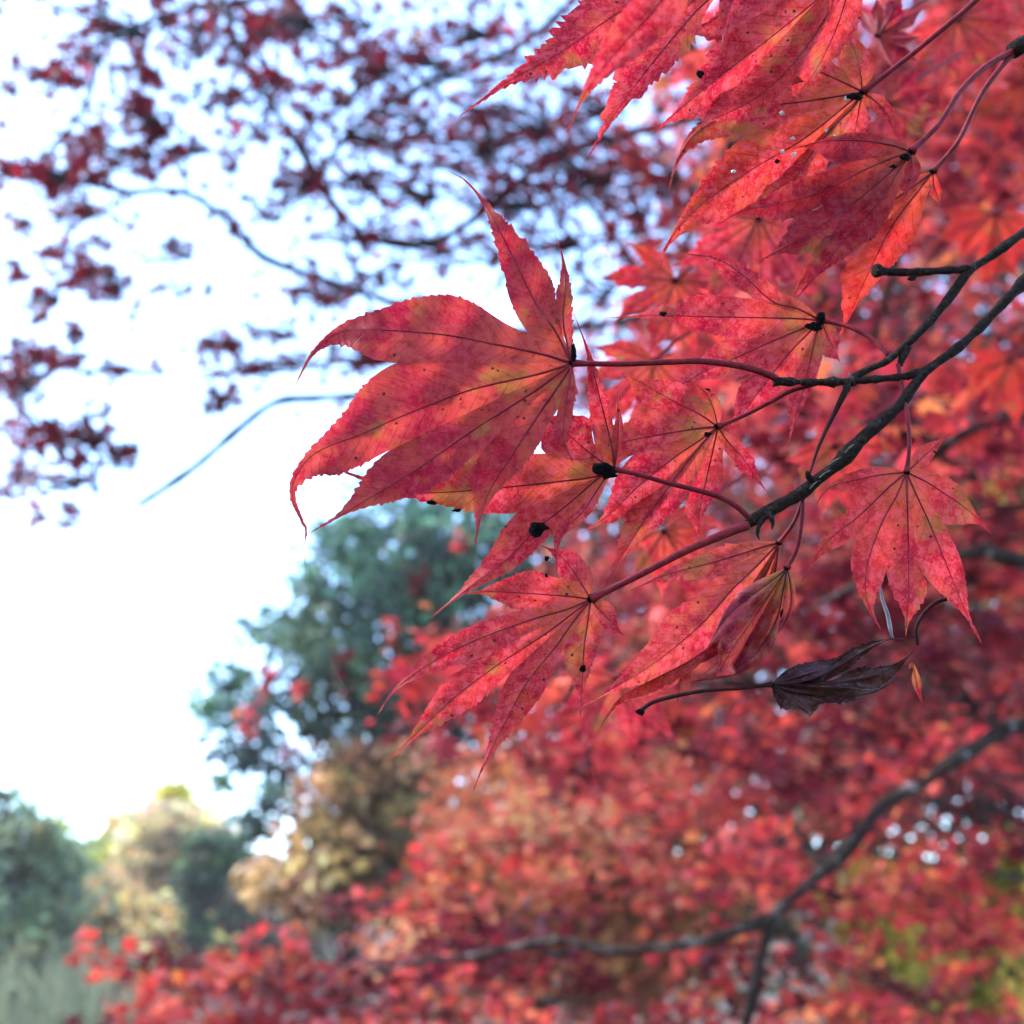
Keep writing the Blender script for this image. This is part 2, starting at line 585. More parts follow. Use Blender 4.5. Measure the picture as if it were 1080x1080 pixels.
far_tree('cedar_tree', 'small dark green cedar standing before the tan trees', 212, 15.0,
         [(212, 905, 16, 28, 0), (214, 930, 22, 24, 0), (240, 905, 26, 26, .3), (212, 965, 20, 30, 0)], DKG, 0.09, 2600, rng, 0.04, 0.35, clump=0.3)
far_tree('cherry_tree', 'pinkish tan tree with a pointed yellow top', 190, 19.0,
         [(190, 880, 42, 36, 0), (170, 915, 45, 40, 0), (215, 915, 36, 40, 0)], PINK, 0.13, 4200, rng, 0.14)
far_tree('ginkgo_tree', 'small bright yellow tree peeking above the pinkish tan tree', 190, 21.0,
         [(190, 842, 22, 22, 0), (186, 862, 34, 18, 0)], YEL, 0.09, 2000, rng, 0.12)
far_tree('maple_hedge_tree', 'pale green tree on the slope beside the pinkish tan tree', 140, 22.0,
         [(140, 905, 40, 36, 0), (110, 940, 45, 40, 0), (155, 935, 40, 45, 0)], PALEGRN, 0.15, 4200, rng, 0.14)
far_tree('broadleaf_tree', 'tall blue green tree cut off by the left picture edge', 5, 13.0,
         [(-5, 860, 40, 36, 0), (30, 885, 38, 34, 0), (0, 920, 60, 50, 0), (40, 960, 55, 55, 0), (-10, 1010, 70, 60, 0), (75, 915, 22, 22, 0)],
         [(3, (0.24, 0.33, 0.17)), (2, (0.36, 0.40, 0.18)), (1, (0.15, 0.22, 0.14))], 0.085, 4800, rng, 0.12)
far_tree('ginkgo_tree', 'yellow tinged small tree at the edge of the blue green tree', 62, 17.0,
         [(58, 878, 14, 16, 0), (55, 905, 20, 20, 0)], YEL, 0.10, 1100, rng, 0.1)
far_tree('brown_oak_tree', 'tan brown bush like tree low on the slope', 110, 16.0,
         [(105, 965, 55, 40, 0), (70, 1000, 50, 40, 0), (160, 985, 55, 40, 0)], TAN, 0.11, 5000, rng, 0.12)
far_tree('grey_oak_tree', 'grey olive tree low on the slope under the small cedar', 250, 20.0,
         [(250, 945, 60, 40, 0), (200, 975, 60, 40, 0), (290, 985, 60, 40, 0)], [(2, (0.34, 0.28, 0.16)), (2, (0.25, 0.25, 0.15)), (1, (0.42, 0.3, 0.19))], 0.13, 5000, rng, 0.13)
far_tree('golden_tree', 'tan yellow tree behind the lower red sprays', 560, 6.5,
         [(570, 870, 120, 85, 0), (500, 890, 60, 70, .3), (660, 860, 100, 80, .3), (620, 990, 150, 80, 0), (480, 1000, 80, 70, 0)], [(3, (0.45, 0.17, 0.07)), (2, (0.46, 0.11, 0.06)), (2, (0.5, 0.24, 0.11))], 0.05, 11000, rng, 0.05)
far_tree('yellow_green_tree', 'yellow green tree behind the red crown, low on its far side', 1100, 5.5,
         [(1020, 1030, 120, 70, 0), (930, 950, 70, 50, .2), (1080, 930, 70, 60, 0), (1000, 560, 90, 90, .8)], YGR, 0.045, 7500, rng, 0.045)
far_tree('evergreen_tree', 'big dark evergreen behind the red maple crown', 1240, 9.0,
         [(820, 700, 230, 170, 0), (1020, 640, 200, 200, .5), (720, 900, 240, 170, 0), (1000, 880, 240, 180, 0), (930, 420, 150, 150, .6), (1090, 330, 140, 180, .4), (720, 560, 120, 120, 0), (860, 180, 160, 130, .5), (760, 330, 90, 110, .3), (1050, 90, 140, 110, .6), (600, 720, 110, 110, 0), (640, 620, 90, 80, 0), (900, 810, 110, 70, -.4)],
         [(3, (0.035, 0.055, 0.03)), (2, (0.06, 0.06, 0.04)), (1, (0.10, 0.09, 0.05))], 0.09, 20000, rng, 0.08)
far_tree('red_maple_tree', 'second red maple further back inside the red foliage', 1190, 5.2,
         [(880, 300, 190, 190, 0), (700, 420, 120, 120, .2), (820, 640, 200, 100, 0), (1000, 780, 190, 120, 0), (660, 700, 120, 100, 0), (620, 580, 90, 70, .2), (760, 840, 220, 110, .3), (1000, 120, 200, 140, 0), (760, 130, 90, 90, .2), (1040, 480, 90, 70, .2), (480, 720, 60, 45, -.3)],
         [(6, (0.46, 0.042, 0.045)), (3, (0.5, 0.07, 0.055)), (2, (0.18, 0.015, 0.022)), (2, (0.5, 0.16, 0.09))], 0.036, 17000, rng, 0.05)

SLOPE = [(TAN, 'tan'), (PALEGRN, 'pale green'), (OLIVE, 'olive'), (PALEGRN, 'pale green'), (PINK, 'pinkish')]
for i in range(40):
    d_ = rng.uniform(26, 48)
    px_ = -60 + 15.5 * i if i < 26 else -100 - 42 * (i - 26) + rng.uniform(-8, 8)
    py_ = 930 + rng.uniform(-22, 45)
    r_ = rng.uniform(26, 44)
    pal, nm_ = SLOPE[i % 5]
    far_tree('slope_tree', 'soft %s tree among those on the far slope' % nm_, px_, d_, [(px_, py_, r_, r_ * .8, 0), (px_ + rng.uniform(-20, 20), py_ + 28, r_, r_ * .8, 0)], pal, 0.0052 * d_, 1500, rng, 0.15, group=nm_ + ' trees on the far slope')

# reeds low on the left
gm = MB()
for i in range(420):
    x_, d_ = rng.uniform(-30, 135), rng.uniform(11, 13)
    b_ = P(x_, 1120, d_)
    h_ = rng.uniform(0.9, 1.9)
    b_[2] = float(ground_z(b_[0], b_[1])) - 0.03
    tip = b_ + np.array([rng.normal() * 0.25, rng.normal() * 0.2, h_])
    mid_ = (b_ + tip) / 2 + np.array([rng.normal() * 0.08, 0, 0.15])
    tube(gm, catmull([b_, mid_, tip], 5), np.array([0.012, 0.014, 0.012, 0.008, 0.003]), 4)
rd = gm.build('reeds', bark_mat('dry_reed', (0.24, 0.23, 0.12), (0.15, 0.18, 0.09), 8, 0.001))
tag(rd, 'pale dry reeds standing at the foot of the slope', 'reeds', kind='stuff')

# ------------------------------------------------------------------ the red maple behind the sharp leaves
rng = np.random.default_rng(21)
LEFT_EDGE = [(-400, 760), (0, 700), (100, 690), (200, 640), (330, 610), (400, 560), (480, 520), (640, 500), (700, 430), (780, 395), (860, 370), (930, 300), (985, 270), (1010, 130), (1300, 40)]


def left_edge(y):
    return np.interp(y, [a for a, b in LEFT_EDGE], [b for a, b in LEFT_EDGE])


trunk_base = np.array([2.3, 2.6, 0.0])
trunk_base[2] = float(ground_z(2.3, 2.6)) - 0.05
maple = thing('maple_tree', trunk_base, 'red Japanese maple whose blurred crown fills the picture behind the sharp leaves', 'tree')
mb = MB()
tp = catmull([trunk_base, trunk_base + [-.1, 0, 0.7], trunk_base + [-.25, -.15, 1.5], trunk_base + [-.3, -.3, 2.6], trunk_base + [-.2, -.4, 3.8]], 24)
tube(mb, tp, np.linspace(0.11, 0.025, 24), 12)
mb.build('trunk', M_bark, maple, trunk_base)


def branch(pts, r0, r1, parent, mat=M_bark, name='branch', n=40, knob=0.12):
    """pts: (px, py, d) or world triples with flag"""
    w_ = [P(*p) for p in pts]
    c = catmull(w_, n)
    rr = np.linspace(r0, r1, n) * (1 + knob * np.sin(np.linspace(0, 68, n)) * np.sin(np.linspace(0, 25, n) + 1))
    m_ = MB()
    tube(m_, c, rr, 10)
    return m_.build(name, mat, parent, parent.location)


branch([(1400, 690, 1.6), (1200, 735, 1.36), (1075, 763, 1.22), (1035, 785, 1.18), (1000, 806, 1.15), (975, 826, 1.15), (930, 850, 1.13), (905, 884, 1.12), (880, 908, 1.12), (850, 935, 1.12), (815, 968, 1.12), (806, 1000, 1.13), (796, 1040, 1.13), (786, 1085, 1.15), (770, 1180, 1.15)], 0.0118, 0.0042, maple, n=120, knob=.36)
branch([(815, 968, 1.12), (775, 983, 1.14), (725, 995, 1.17), (685, 1000, 1.2), (640, 1003, 1.22), (600, 992, 1.25), (560, 995, 1.3), (500, 1008, 1.35), (440, 1015, 1.4), (380, 1030, 1.5)], 0.0058, 0.003, maple, n=80, knob=.3)
branch([(1300, 560, 1.5), (1100, 590, 1.02), (1040, 580, 1.0), (985, 592, 1.02), (940, 600, 1.1), (860, 640, 1.4)], 0.010, 0.004, maple, knob=.3)
branch([(1280, 390, 1.4), (1100, 432, 1.05), (1040, 445, 1.0), (1000, 468, 1.0), (960, 492, 1.02), (880, 505, 1.2), (780, 560, 1.5)], 0.008, 0.003, maple, knob=.3)
branch([(1300, 180, 2.1), (1150, 90, 2.1), (1000, 120, 2.1), (880, 60, 2.1), (760, 20, 2.2)], 0.014, 0.004, maple)
branch([(980, 180, 1.8), (950, 260, 1.8), (925, 340, 1.85), (890, 390, 1.9)], 0.009, 0.005, maple)
branch([(800, 660, 2.0), (700, 700, 2.0), (600, 760, 2.1), (500, 800, 2.2), (420, 820, 2.3)], 0.008, 0.003, maple)

pos, ton, siz = [], [], []
tw = MB()
npad = 0
LOW = [(125, 1008), (165, 1000), (150, 1045), (200, 1020), (235, 1010), (275, 985), (245, 1055), (190, 1072), (330, 1025), (415, 935), (350, 1070), (430, 1045), (480, 990), (465, 925), (290, 1040), (120, 1075), (225, 1095), (380, 1100), (300, 1090), (170, 1110), (425, 600), (300, 715), (345, 690), (385, 715), (440, 690), (245, 745), (265, 705), (400, 655), (470, 560), (300, 780), (60, 1110), (260, 1020), (560, 1075), (640, 1060), (720, 1070), (800, 1065), (880, 1080), (960, 1085), (1040, 1060), (700, 1120), (560, 1130), (850, 1130), (1000, 1010), (900, 1010), (1060, 960), (960, 950), (500, 860), (560, 930), (470, 950), (620, 900), (540, 820), (680, 940), (520, 1000), (600, 1010), (650, 840), (450, 890), (580, 790), (500, 1100), (600, 1110), (670, 1090), (760, 1110), (820, 1120), (900, 1130), (730, 1040), (860, 1050), (780, 1010), (940, 1050), (1010, 960)]
for it in range(6000):
    if npad >= 430:
        break
    d_ = 0.95 + 2.3 * rng.uniform() ** 0.8
    y_ = rng.uniform(-330, 1260)
    le = left_edge(y_)
    x_ = rng.uniform(le + 30, 1420)
    edge = min(1.0, (x_ - le) / 80)
    p_ok = 1.0
    for (cx, cy, rx, ry, f) in ((545, 860, 90, 55, .75), (400, 860, 50, 50, .6), (1020, 1020, 90, 70, .6), (965, 300, 45, 110, .15), (600, 520, 120, 70, .6), (690, 960, 120, 40, .5)):
        if ((x_ - cx) / rx) ** 2 + ((y_ - cy) / ry) ** 2 < 1:
            p_ok = min(p_ok, f)
    if it >= len(LOW) and rng.uniform() > p_ok * (0.35 + 0.65 * edge):
        continue
    if d_ < 1.5:
        by = np.interp(x_, [380, 560, 600, 640, 725, 800, 862, 930, 1035, 1200], [1030, 995, 992, 1003, 995, 968, 922, 853, 785, 735])
        if it >= len(LOW) and abs(y_ - by) < 110 and not (885 < x_ < 935):
            continue
    if it < len(LOW):
        x_, y_, d_, edge = LOW[it][0] + 15, LOW[it][1] + 12, rng.uniform(1.6, 2.5), 0.25
        if 520 < LOW[it][1] < 790:
            d_, edge = d_ + 0.8, -1.0
    npad += 1
    c = P(x_, y_, d_)
    r_ = rng.uniform(0.07, 0.19) * (0.6 + 0.4 * edge)
    n_ = int(34 + 2400 * r_ * r_) if edge > -.5 else 16
    a_ = rng.uniform(0, 2 * math.pi, n_)
    q = np.sqrt(rng.uniform(0, 1, n_)) * r_
    slope = rng.normal(size=2) * 0.25
    off = np.stack([np.cos(a_) * q, np.sin(a_) * q, np.zeros(n_)], 1)
    off[:, 2] = off[:, 0] * slope[0] + off[:, 1] * slope[1] - 1.2 * q * q + rng.normal(size=n_) * 0.022
    pos.append(c + off)
    pal = RED
    rr_ = rng.uniform()
    if rr_ < 0.27:
        pal = ORANGE
    if 440 < x_ < 700 and 790 < y_ < 960 and rng.uniform() < .4:
        pal = PEACH
    elif rr_ < 0.36:
        pal = WINE
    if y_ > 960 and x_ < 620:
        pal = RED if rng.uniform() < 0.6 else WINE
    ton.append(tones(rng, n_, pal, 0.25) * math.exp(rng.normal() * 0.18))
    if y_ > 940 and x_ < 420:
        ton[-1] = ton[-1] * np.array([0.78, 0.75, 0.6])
    siz.append(rng.uniform(0.017, 0.033, n_))
    for k in range(4):
        e = c + off[int(rng.integers(n_))]
        s = c + np.array([0.6 * r_, 0.2 * r_, -0.03])
        tube(tw, catmull([s, (s + e) / 2 + [0, 0, 0.01], e], 5), np.linspace(0.0028, 0.0010, 5), 5)
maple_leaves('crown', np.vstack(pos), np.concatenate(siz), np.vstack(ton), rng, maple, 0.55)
t_ = tw.build('twigs', M_bark, maple, trunk_base)
t_['kind'] = 'stuff'

# ------------------------------------------------------------------ the overhanging maple against the sky
rng = np.random.default_rng(5)
tb = P(1330, 900, 5.0)
tb[2] = float(ground_z(tb[0], tb[1])) - 0.05
over = thing('maple_tree', tb, 'overhanging maple with wine red sprays darkened to silhouettes against the white sky', 'tree')
mb = MB()
tube(mb, catmull([tb, tb * .5 + P(1270, 560, 4.2) * .5 + [0.05, 0, 0], P(1180, 560, 4.0), P(850, 300, 3.2), P(760, 120, 2.9), P(660, -60, 2.7)], 30), np.linspace(0.085, 0.028, 30), 12)
mb.build('trunk', M_bark_dark, over, tb)
BR = [
    ([(850, 300, 3.2), (700, 330, 2.7), (560, 350, 2.4), (450, 330, 2.25), (365, 303, 2.15), (330, 291, 2.1), (275, 270, 2.08), (240, 232, 2.05), (210, 210, 2.03), (180, 200, 2.0), (140, 203, 2.0), (90, 192, 1.98), (40, 180, 1.95), (-40, 172, 1.9)], 0.011, 0.0022),
    ([(760, 120, 2.9), (600, 160, 2.5), (470, 250, 2.3), (390, 250, 2.2), (352, 215, 2.15), (325, 170, 2.1), (292, 118, 2.1), (262, 70, 2.1), (240, 20, 2.1), (225, -60, 2.1)], 0.010, 0.003),
    ([(660, -60, 2.7), (560, 40, 2.5), (450, 90, 2.3), (380, 130, 2.2), (330, 190, 2.15)], 0.008, 0.003),
    ([(660, -60, 2.7), (500, -30, 2.4), (330, -10, 2.2), (200, 10, 2.1), (110, 30, 2.0), (110, -40, 2.0)], 0.008, 0.002),
    ([(560, 350, 2.4), (480, 395, 2.3), (400, 415, 2.2), (335, 420, 2.15), (292, 424, 2.1), (255, 450, 2.1), (205, 493, 2.1), (145, 534, 2.1)], 0.0065, 0.0042),
    ([(560, 350, 2.4), (470, 372, 2.3), (390, 378, 2.2), (330, 384, 2.2), (260, 390, 2.1), (210, 402, 2.1)], 0.006, 0.001),
    ([(352, 215, 2.15), (368, 270, 2.1), (392, 330, 2.1), (390, 380, 2.1)], 0.004, 0.0015),
    ([(40, 180, 1.95), (60, 150, 1.95), (90, 110, 1.95), (105, 60, 1.95), (115, 0, 2.0)], 0.003, 0.0015),
    ([(-60, 300, 2.0), (0, 395, 2.0), (40, 450, 2.0), (80, 490, 2.0)], 0.003, 0.001),
    ([(600, 160, 2.5), (560, 120, 2.5), (480, 110, 2.4), (420, 60, 2.3)], 0.006, 0.002),
    ([(700, 330, 2.7), (640, 240, 2.6), (600, 200, 2.5), (520, 190, 2.4), (440, 170, 2.3)], 0.007, 0.002),
    ([(160, 397, 2.1), (120, 389, 2.1), (80, 396, 2.1)], 0.0025, 0.001),
]
for pts, a, b in BR:
    branch(pts, a * 1.3, b * 1.3 + 0.0019, over, M_bark_dark, n=60, knob=0.25)
BL = [  # cx, cy, rx, ry, leaves
    (110, 30, 55, 26, 16), (48, 78, 34, 14, 14), (80, 60, 30, 12, 6), (150, 78, 24, 16, 10), (85, 140, 35, 25, 12), (150, 130, 30, 26, 22), (120, 160, 50, 18, 14),
    (40, 185, 45, 14, 18), (90, 180, 30, 10, 9), (80, 222, 32, 16, 15), (22, 235, 16, 8, 4), (60, 265, 18, 10, 6), (85, 285, 35, 14, 12), (110, 300, 22, 12, 9),
    (15, 290, 14, 12, 6), (48, 315, 18, 8, 6), (40, 335, 14, 6, 3), (80, 348, 12, 8, 5), (30, 372, 26, 14, 13), (75, 376, 18, 10, 6), (15, 402, 28, 20, 20), (40, 452, 30, 16, 18), (80, 462, 34, 18, 20),
    (125, 478, 18, 10, 8), (105, 430, 18, 10, 4), (20, 505, 22, 18, 10), (60, 505, 25, 14, 12), (40, 543, 10, 6, 3), (68, 548, 14, 8, 4),
    (190, 40, 22, 24, 9), (195, 20, 30, 20, 8), (250, 30, 46, 28, 30), (300, 22, 40, 24, 20), (270, 80, 34, 24, 16), (240, 97, 20, 14, 8), (262, 140, 26, 14, 10), (200, 155, 20, 12, 7),
    (240, 172, 10, 8, 4), (258, 205, 8, 6, 2), (284, 226, 14, 8, 4), (180, 265, 24, 10, 6), (195, 300, 8, 10, 2), (220, 300, 6, 6, 1), (345, 95, 40, 22, 20), (335, 40, 30, 22, 12), (360, 20, 40, 26, 22), (385, 65, 36, 30, 26), (320, 190, 26, 24, 20),
    (375, 140, 34, 30, 26), (370, 190, 30, 24, 16), (420, 120, 40, 34, 34), (430, 60, 46, 36, 38), (480, 30, 50, 30, 34), (370, 250, 30, 20, 18), (350, 308, 30, 18, 18), (330, 315, 26, 14, 14), (385, 290, 26, 18, 12),
    (290, 350, 26, 12, 9), (232, 362, 24, 10, 8), (250, 390, 34, 8, 10), (380, 380, 40, 12, 26), (290, 382, 30, 8, 10), (225, 420, 18, 8, 6), (390, 420, 30, 12, 10), (430, 200, 38, 30, 32), (440, 260, 40, 30, 26), (480, 150, 50, 40, 54), (540, 60, 56, 44, 46),
    (530, 130, 60, 44, 78), (590, 180, 56, 40, 72), (520, 210, 50, 30, 36), (500, 270, 44, 26, 20), (610, 110, 44, 34, 34), (640, 160, 50, 40, 46), (570, 250, 50, 34, 30), (610, 300, 40, 30, 22), (650, 230, 40, 36, 34), (690, 180, 40, 40, 40), (600, 30, 60, 40, 20),
    (440, 320, 40, 20, 12), (120, 390, 26, 5, 6), (150, 100, 14, 10, 3), (310, 130, 20, 20, 7),
]
for _ in range(260):   # loose single sprigs between the sprays
    x_, y_ = rng.uniform(-30, 480), rng.uniform(-30, 560)
    if x_ < 175 - max(0, y_ - 400) * .6 or (y_ < 330 - 0.25 * abs(x_ - 300) and (x_ > 230 or y_ < 230)) or (x_ > 200 and 330 < y_ < 440):
        BL.append((x_, y_, 9, 7, 0.7))
pos, ton, siz = [], [], []
tw = MB()
for (cx, cy, rx, ry, n_) in BL:
    n_ = max(1, int(round(n_ * (3.7 if cx < 235 else 3.0 if cx < 330 else 2.05))))
    d_ = rng.uniform(1.85, 2.35) + (0.3 if cx > 420 else 0)
    cpt = P(cx, cy, d_)
    q = rng.normal(size=(n_, 2)) * 0.68
    dd = d_ + rng.normal(size=n_) * 0.09
    pp = np.array([P(cx + q[i, 0] * rx, cy + q[i, 1] * ry, dd[i]) for i in range(n_)])
    pos.append(pp)
    ton.append(tones(rng, n_, WINE, 0.3) * (0.85 if cx < 480 else 1.15))  # dark leaf colours put the backlit silhouette into the sprays
    siz.append(rng.uniform(0.015, 0.031, n_))
    s = P(cx + rx * 0.8, cy + ry * 0.3, d_)
    for e in pp[::3]:
        tube(tw, catmull([s, (s + e) / 2 + rng.normal(size=3) * 0.004, e], 4), np.linspace(0.0030, 0.0014, 4), 5)
# sparse sprigs far out on the same tree
for (cx, cy) in ((150, 650), (110, 690), (145, 735), (100, 657), (220, 694), (195, 697), (130, 737), (60, 650), (12, 655), (222, 789), (250, 788), (72, 850), (15, 700), (180, 718), (120, 700)):
    pp = P(cx, cy, 3.4)[None] + rng.normal(size=(1, 3)) * 0.02
    pos.append(pp)
    ton.append(tones(rng, 1, WINE, 0.2))
    siz.append(rng.uniform(0.012, 0.028, 1))
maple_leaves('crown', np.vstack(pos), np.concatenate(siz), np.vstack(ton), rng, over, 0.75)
t_ = tw.build('twigs', M_bark_dark, over, tb)
t_['kind'] = 'stuff'

# ------------------------------------------------------------------ the sharp twig
def pxm(d):
    return d / FPX


def bark_tube(pts, r_px, parent, name, mat=None, n=90, seed=0, sides=12, rough=0.10, nodes=()):
    rg = np.random.default_rng(seed)
    c = catmull([P(*p) for p in pts], n)
    d_ = np.mean([p[2] for p in pts])
    rr = np.interp(np.linspace(0, 1, n), np.linspace(0, 1, len(r_px)), r_px) * pxm(d_)
    nz = np.convolve(rg.normal(size=n + 8), np.ones(4) / 3, 'same')[4:-4]
    rr = rr * (1 + rough * nz)
    for (f, a, wd) in nodes:
        rr = rr * (1 + a * np.exp(-((np.linspace(0, 1, n) - f) / wd) ** 2))
    m_ = MB()
    tube(m_, c, rr, sides)
    return m_.build(name, mat or M_twig, parent, parent.location)


tw_loc = P(980, 389, 0.263)
twig = thing('maple_twig', tw_loc, 'dark forked twig with rough bark carrying the sharp red leaves', 'twig')
bark_tube([(1330, 20, .34), (1200, 185, .30), (1080, 298, .272), (1052, 326, .269), (1016, 362, .266), (980, 389, .263), (963, 408, .262), (947, 430, .261), (913, 459, .260), (885, 488, .260), (862, 506, .260), (845, 520, .260), (820, 534, .260), (800, 545, .260), (788, 553, .260)],
          [7, 6.2, 5.4, 4.8, 4.7, 4.5, 4.7, 5.0, 5.0, 5.2, 5.4, 5.2], twig, 'stem', n=200, seed=3, rough=.2, nodes=((.62, .35, .02), (.88, .25, .02), (.955, .45, .018)))
bark_tube([(980, 389, .263), (960, 396, .263), (935, 399, .263), (899, 402, .263), (874, 403, .263), (845, 403, .263), (816, 402, .263)], [5, 4.2, 4.0, 4.2, 3.8, 4.0, 4.8], twig, 'side_shoot', n=90, seed=4, rough=.2, nodes=((.62, .5, .02), (.5, .3, .02), (.98, .5, .05)))
bark_tube([(1350, 70, .33), (1180, 175, .30), (1080, 245, .275), (1041, 273, .272), (1022, 286, .270), (999, 317, .268), (974, 346, .266), (952, 367, .265), (935, 381, .264), (915, 390, .264), (898, 399, .2635)],
          [8, 7, 6.2, 5.6, 5.4, 5, 5, 5, 4.5, 3.8, 3.6], twig, 'side_shoot', n=160, seed=5, rough=.18, nodes=((.62, .35, .03),))
bark_tube([(1022, 284, .270), (1000, 285, .270), (969, 287, .269), (945, 287, .269), (930, 286, .2685), (922, 285, .268)], [4.6, 4, 4, 4, 4.4, 5.4], twig, 'side_shoot', n=60, seed=6, nodes=((.55, .3, .04), (.96, .35, .04)))
bark_tube([(957, 366, .265), (952, 376, .2648), (949, 386, .2645)], [5, 4.5, 3], twig, 'bud', n=14, seed=7)
bark_tube([(965, 287, .269), (963, 293, .2685), (958, 294, .268)], [3, 3, 1.5], twig, 'bud', n=10, seed=8)
bark_tube([(806, 545, .259), (800, 556, .258), (799, 564, .2575), (801, 569, .257)], [3.2, 3.0, 2.0, .6], twig, 'bud', n=14, seed=9)
bark_tube([(812, 541, .259), (815, 552, .258), (814, 558, .2575)], [3, 2.6, 1.0], twig, 'bud', n=12, seed=10)
bark_tube([(860, 508, .259), (853, 503, .2585), (851, 497, .258)], [4, 3.5, 2], twig, 'bud', n=12, seed=11)
bark_tube([(893, 403, .2625), (893, 410, .2620), (889, 418, .2615)], [4.5, 4, 2.5], twig, 'bud', n=12, seed=12)
# peeling grey bark strips
for k, (x_, y_, sx, sy) in enumerate(((880, 487, 14, -9), (870, 500, 12, -8), (896, 473, 10, -9), (897, 398, 3, 9), (899, 399, 4, 8), (858, 512, 8, -8))):
    bark_tube([(x_ - sx / 2, y_ - sy / 2, .2545), (x_, y_ - 1, .2540), (x_ + sx / 2, y_ + sy / 2, .2545)], [.5, 1.1, .4], twig, 'bark_flake', bpy.data.materials.get('lichen_flake') or bark_mat('lichen_flake', (0.03, .024, .02), (.10, .085, .07), 900, .0003), n=10, seed=30 + k, sides=5)

tw2 = thing('maple_twig', P(1072, 48, .28), 'dark twig end at the upper right corner where two red stalks meet', 'twig')
bark_tube([(1300, -60, .31), (1180, 0, .295), (1100, 38, .283), (1080, 46, .28), (1068, 54, .279)], [7, 6, 5.5, 6, 7], tw2, 'stem', n=50, seed=14, nodes=((.96, .3, .05),))
bark_tube([(1085, 50, .28), (1084, 62, .2795), (1080, 70, .279)], [4, 3, 1], tw2, 'bud', n=12, seed=15)


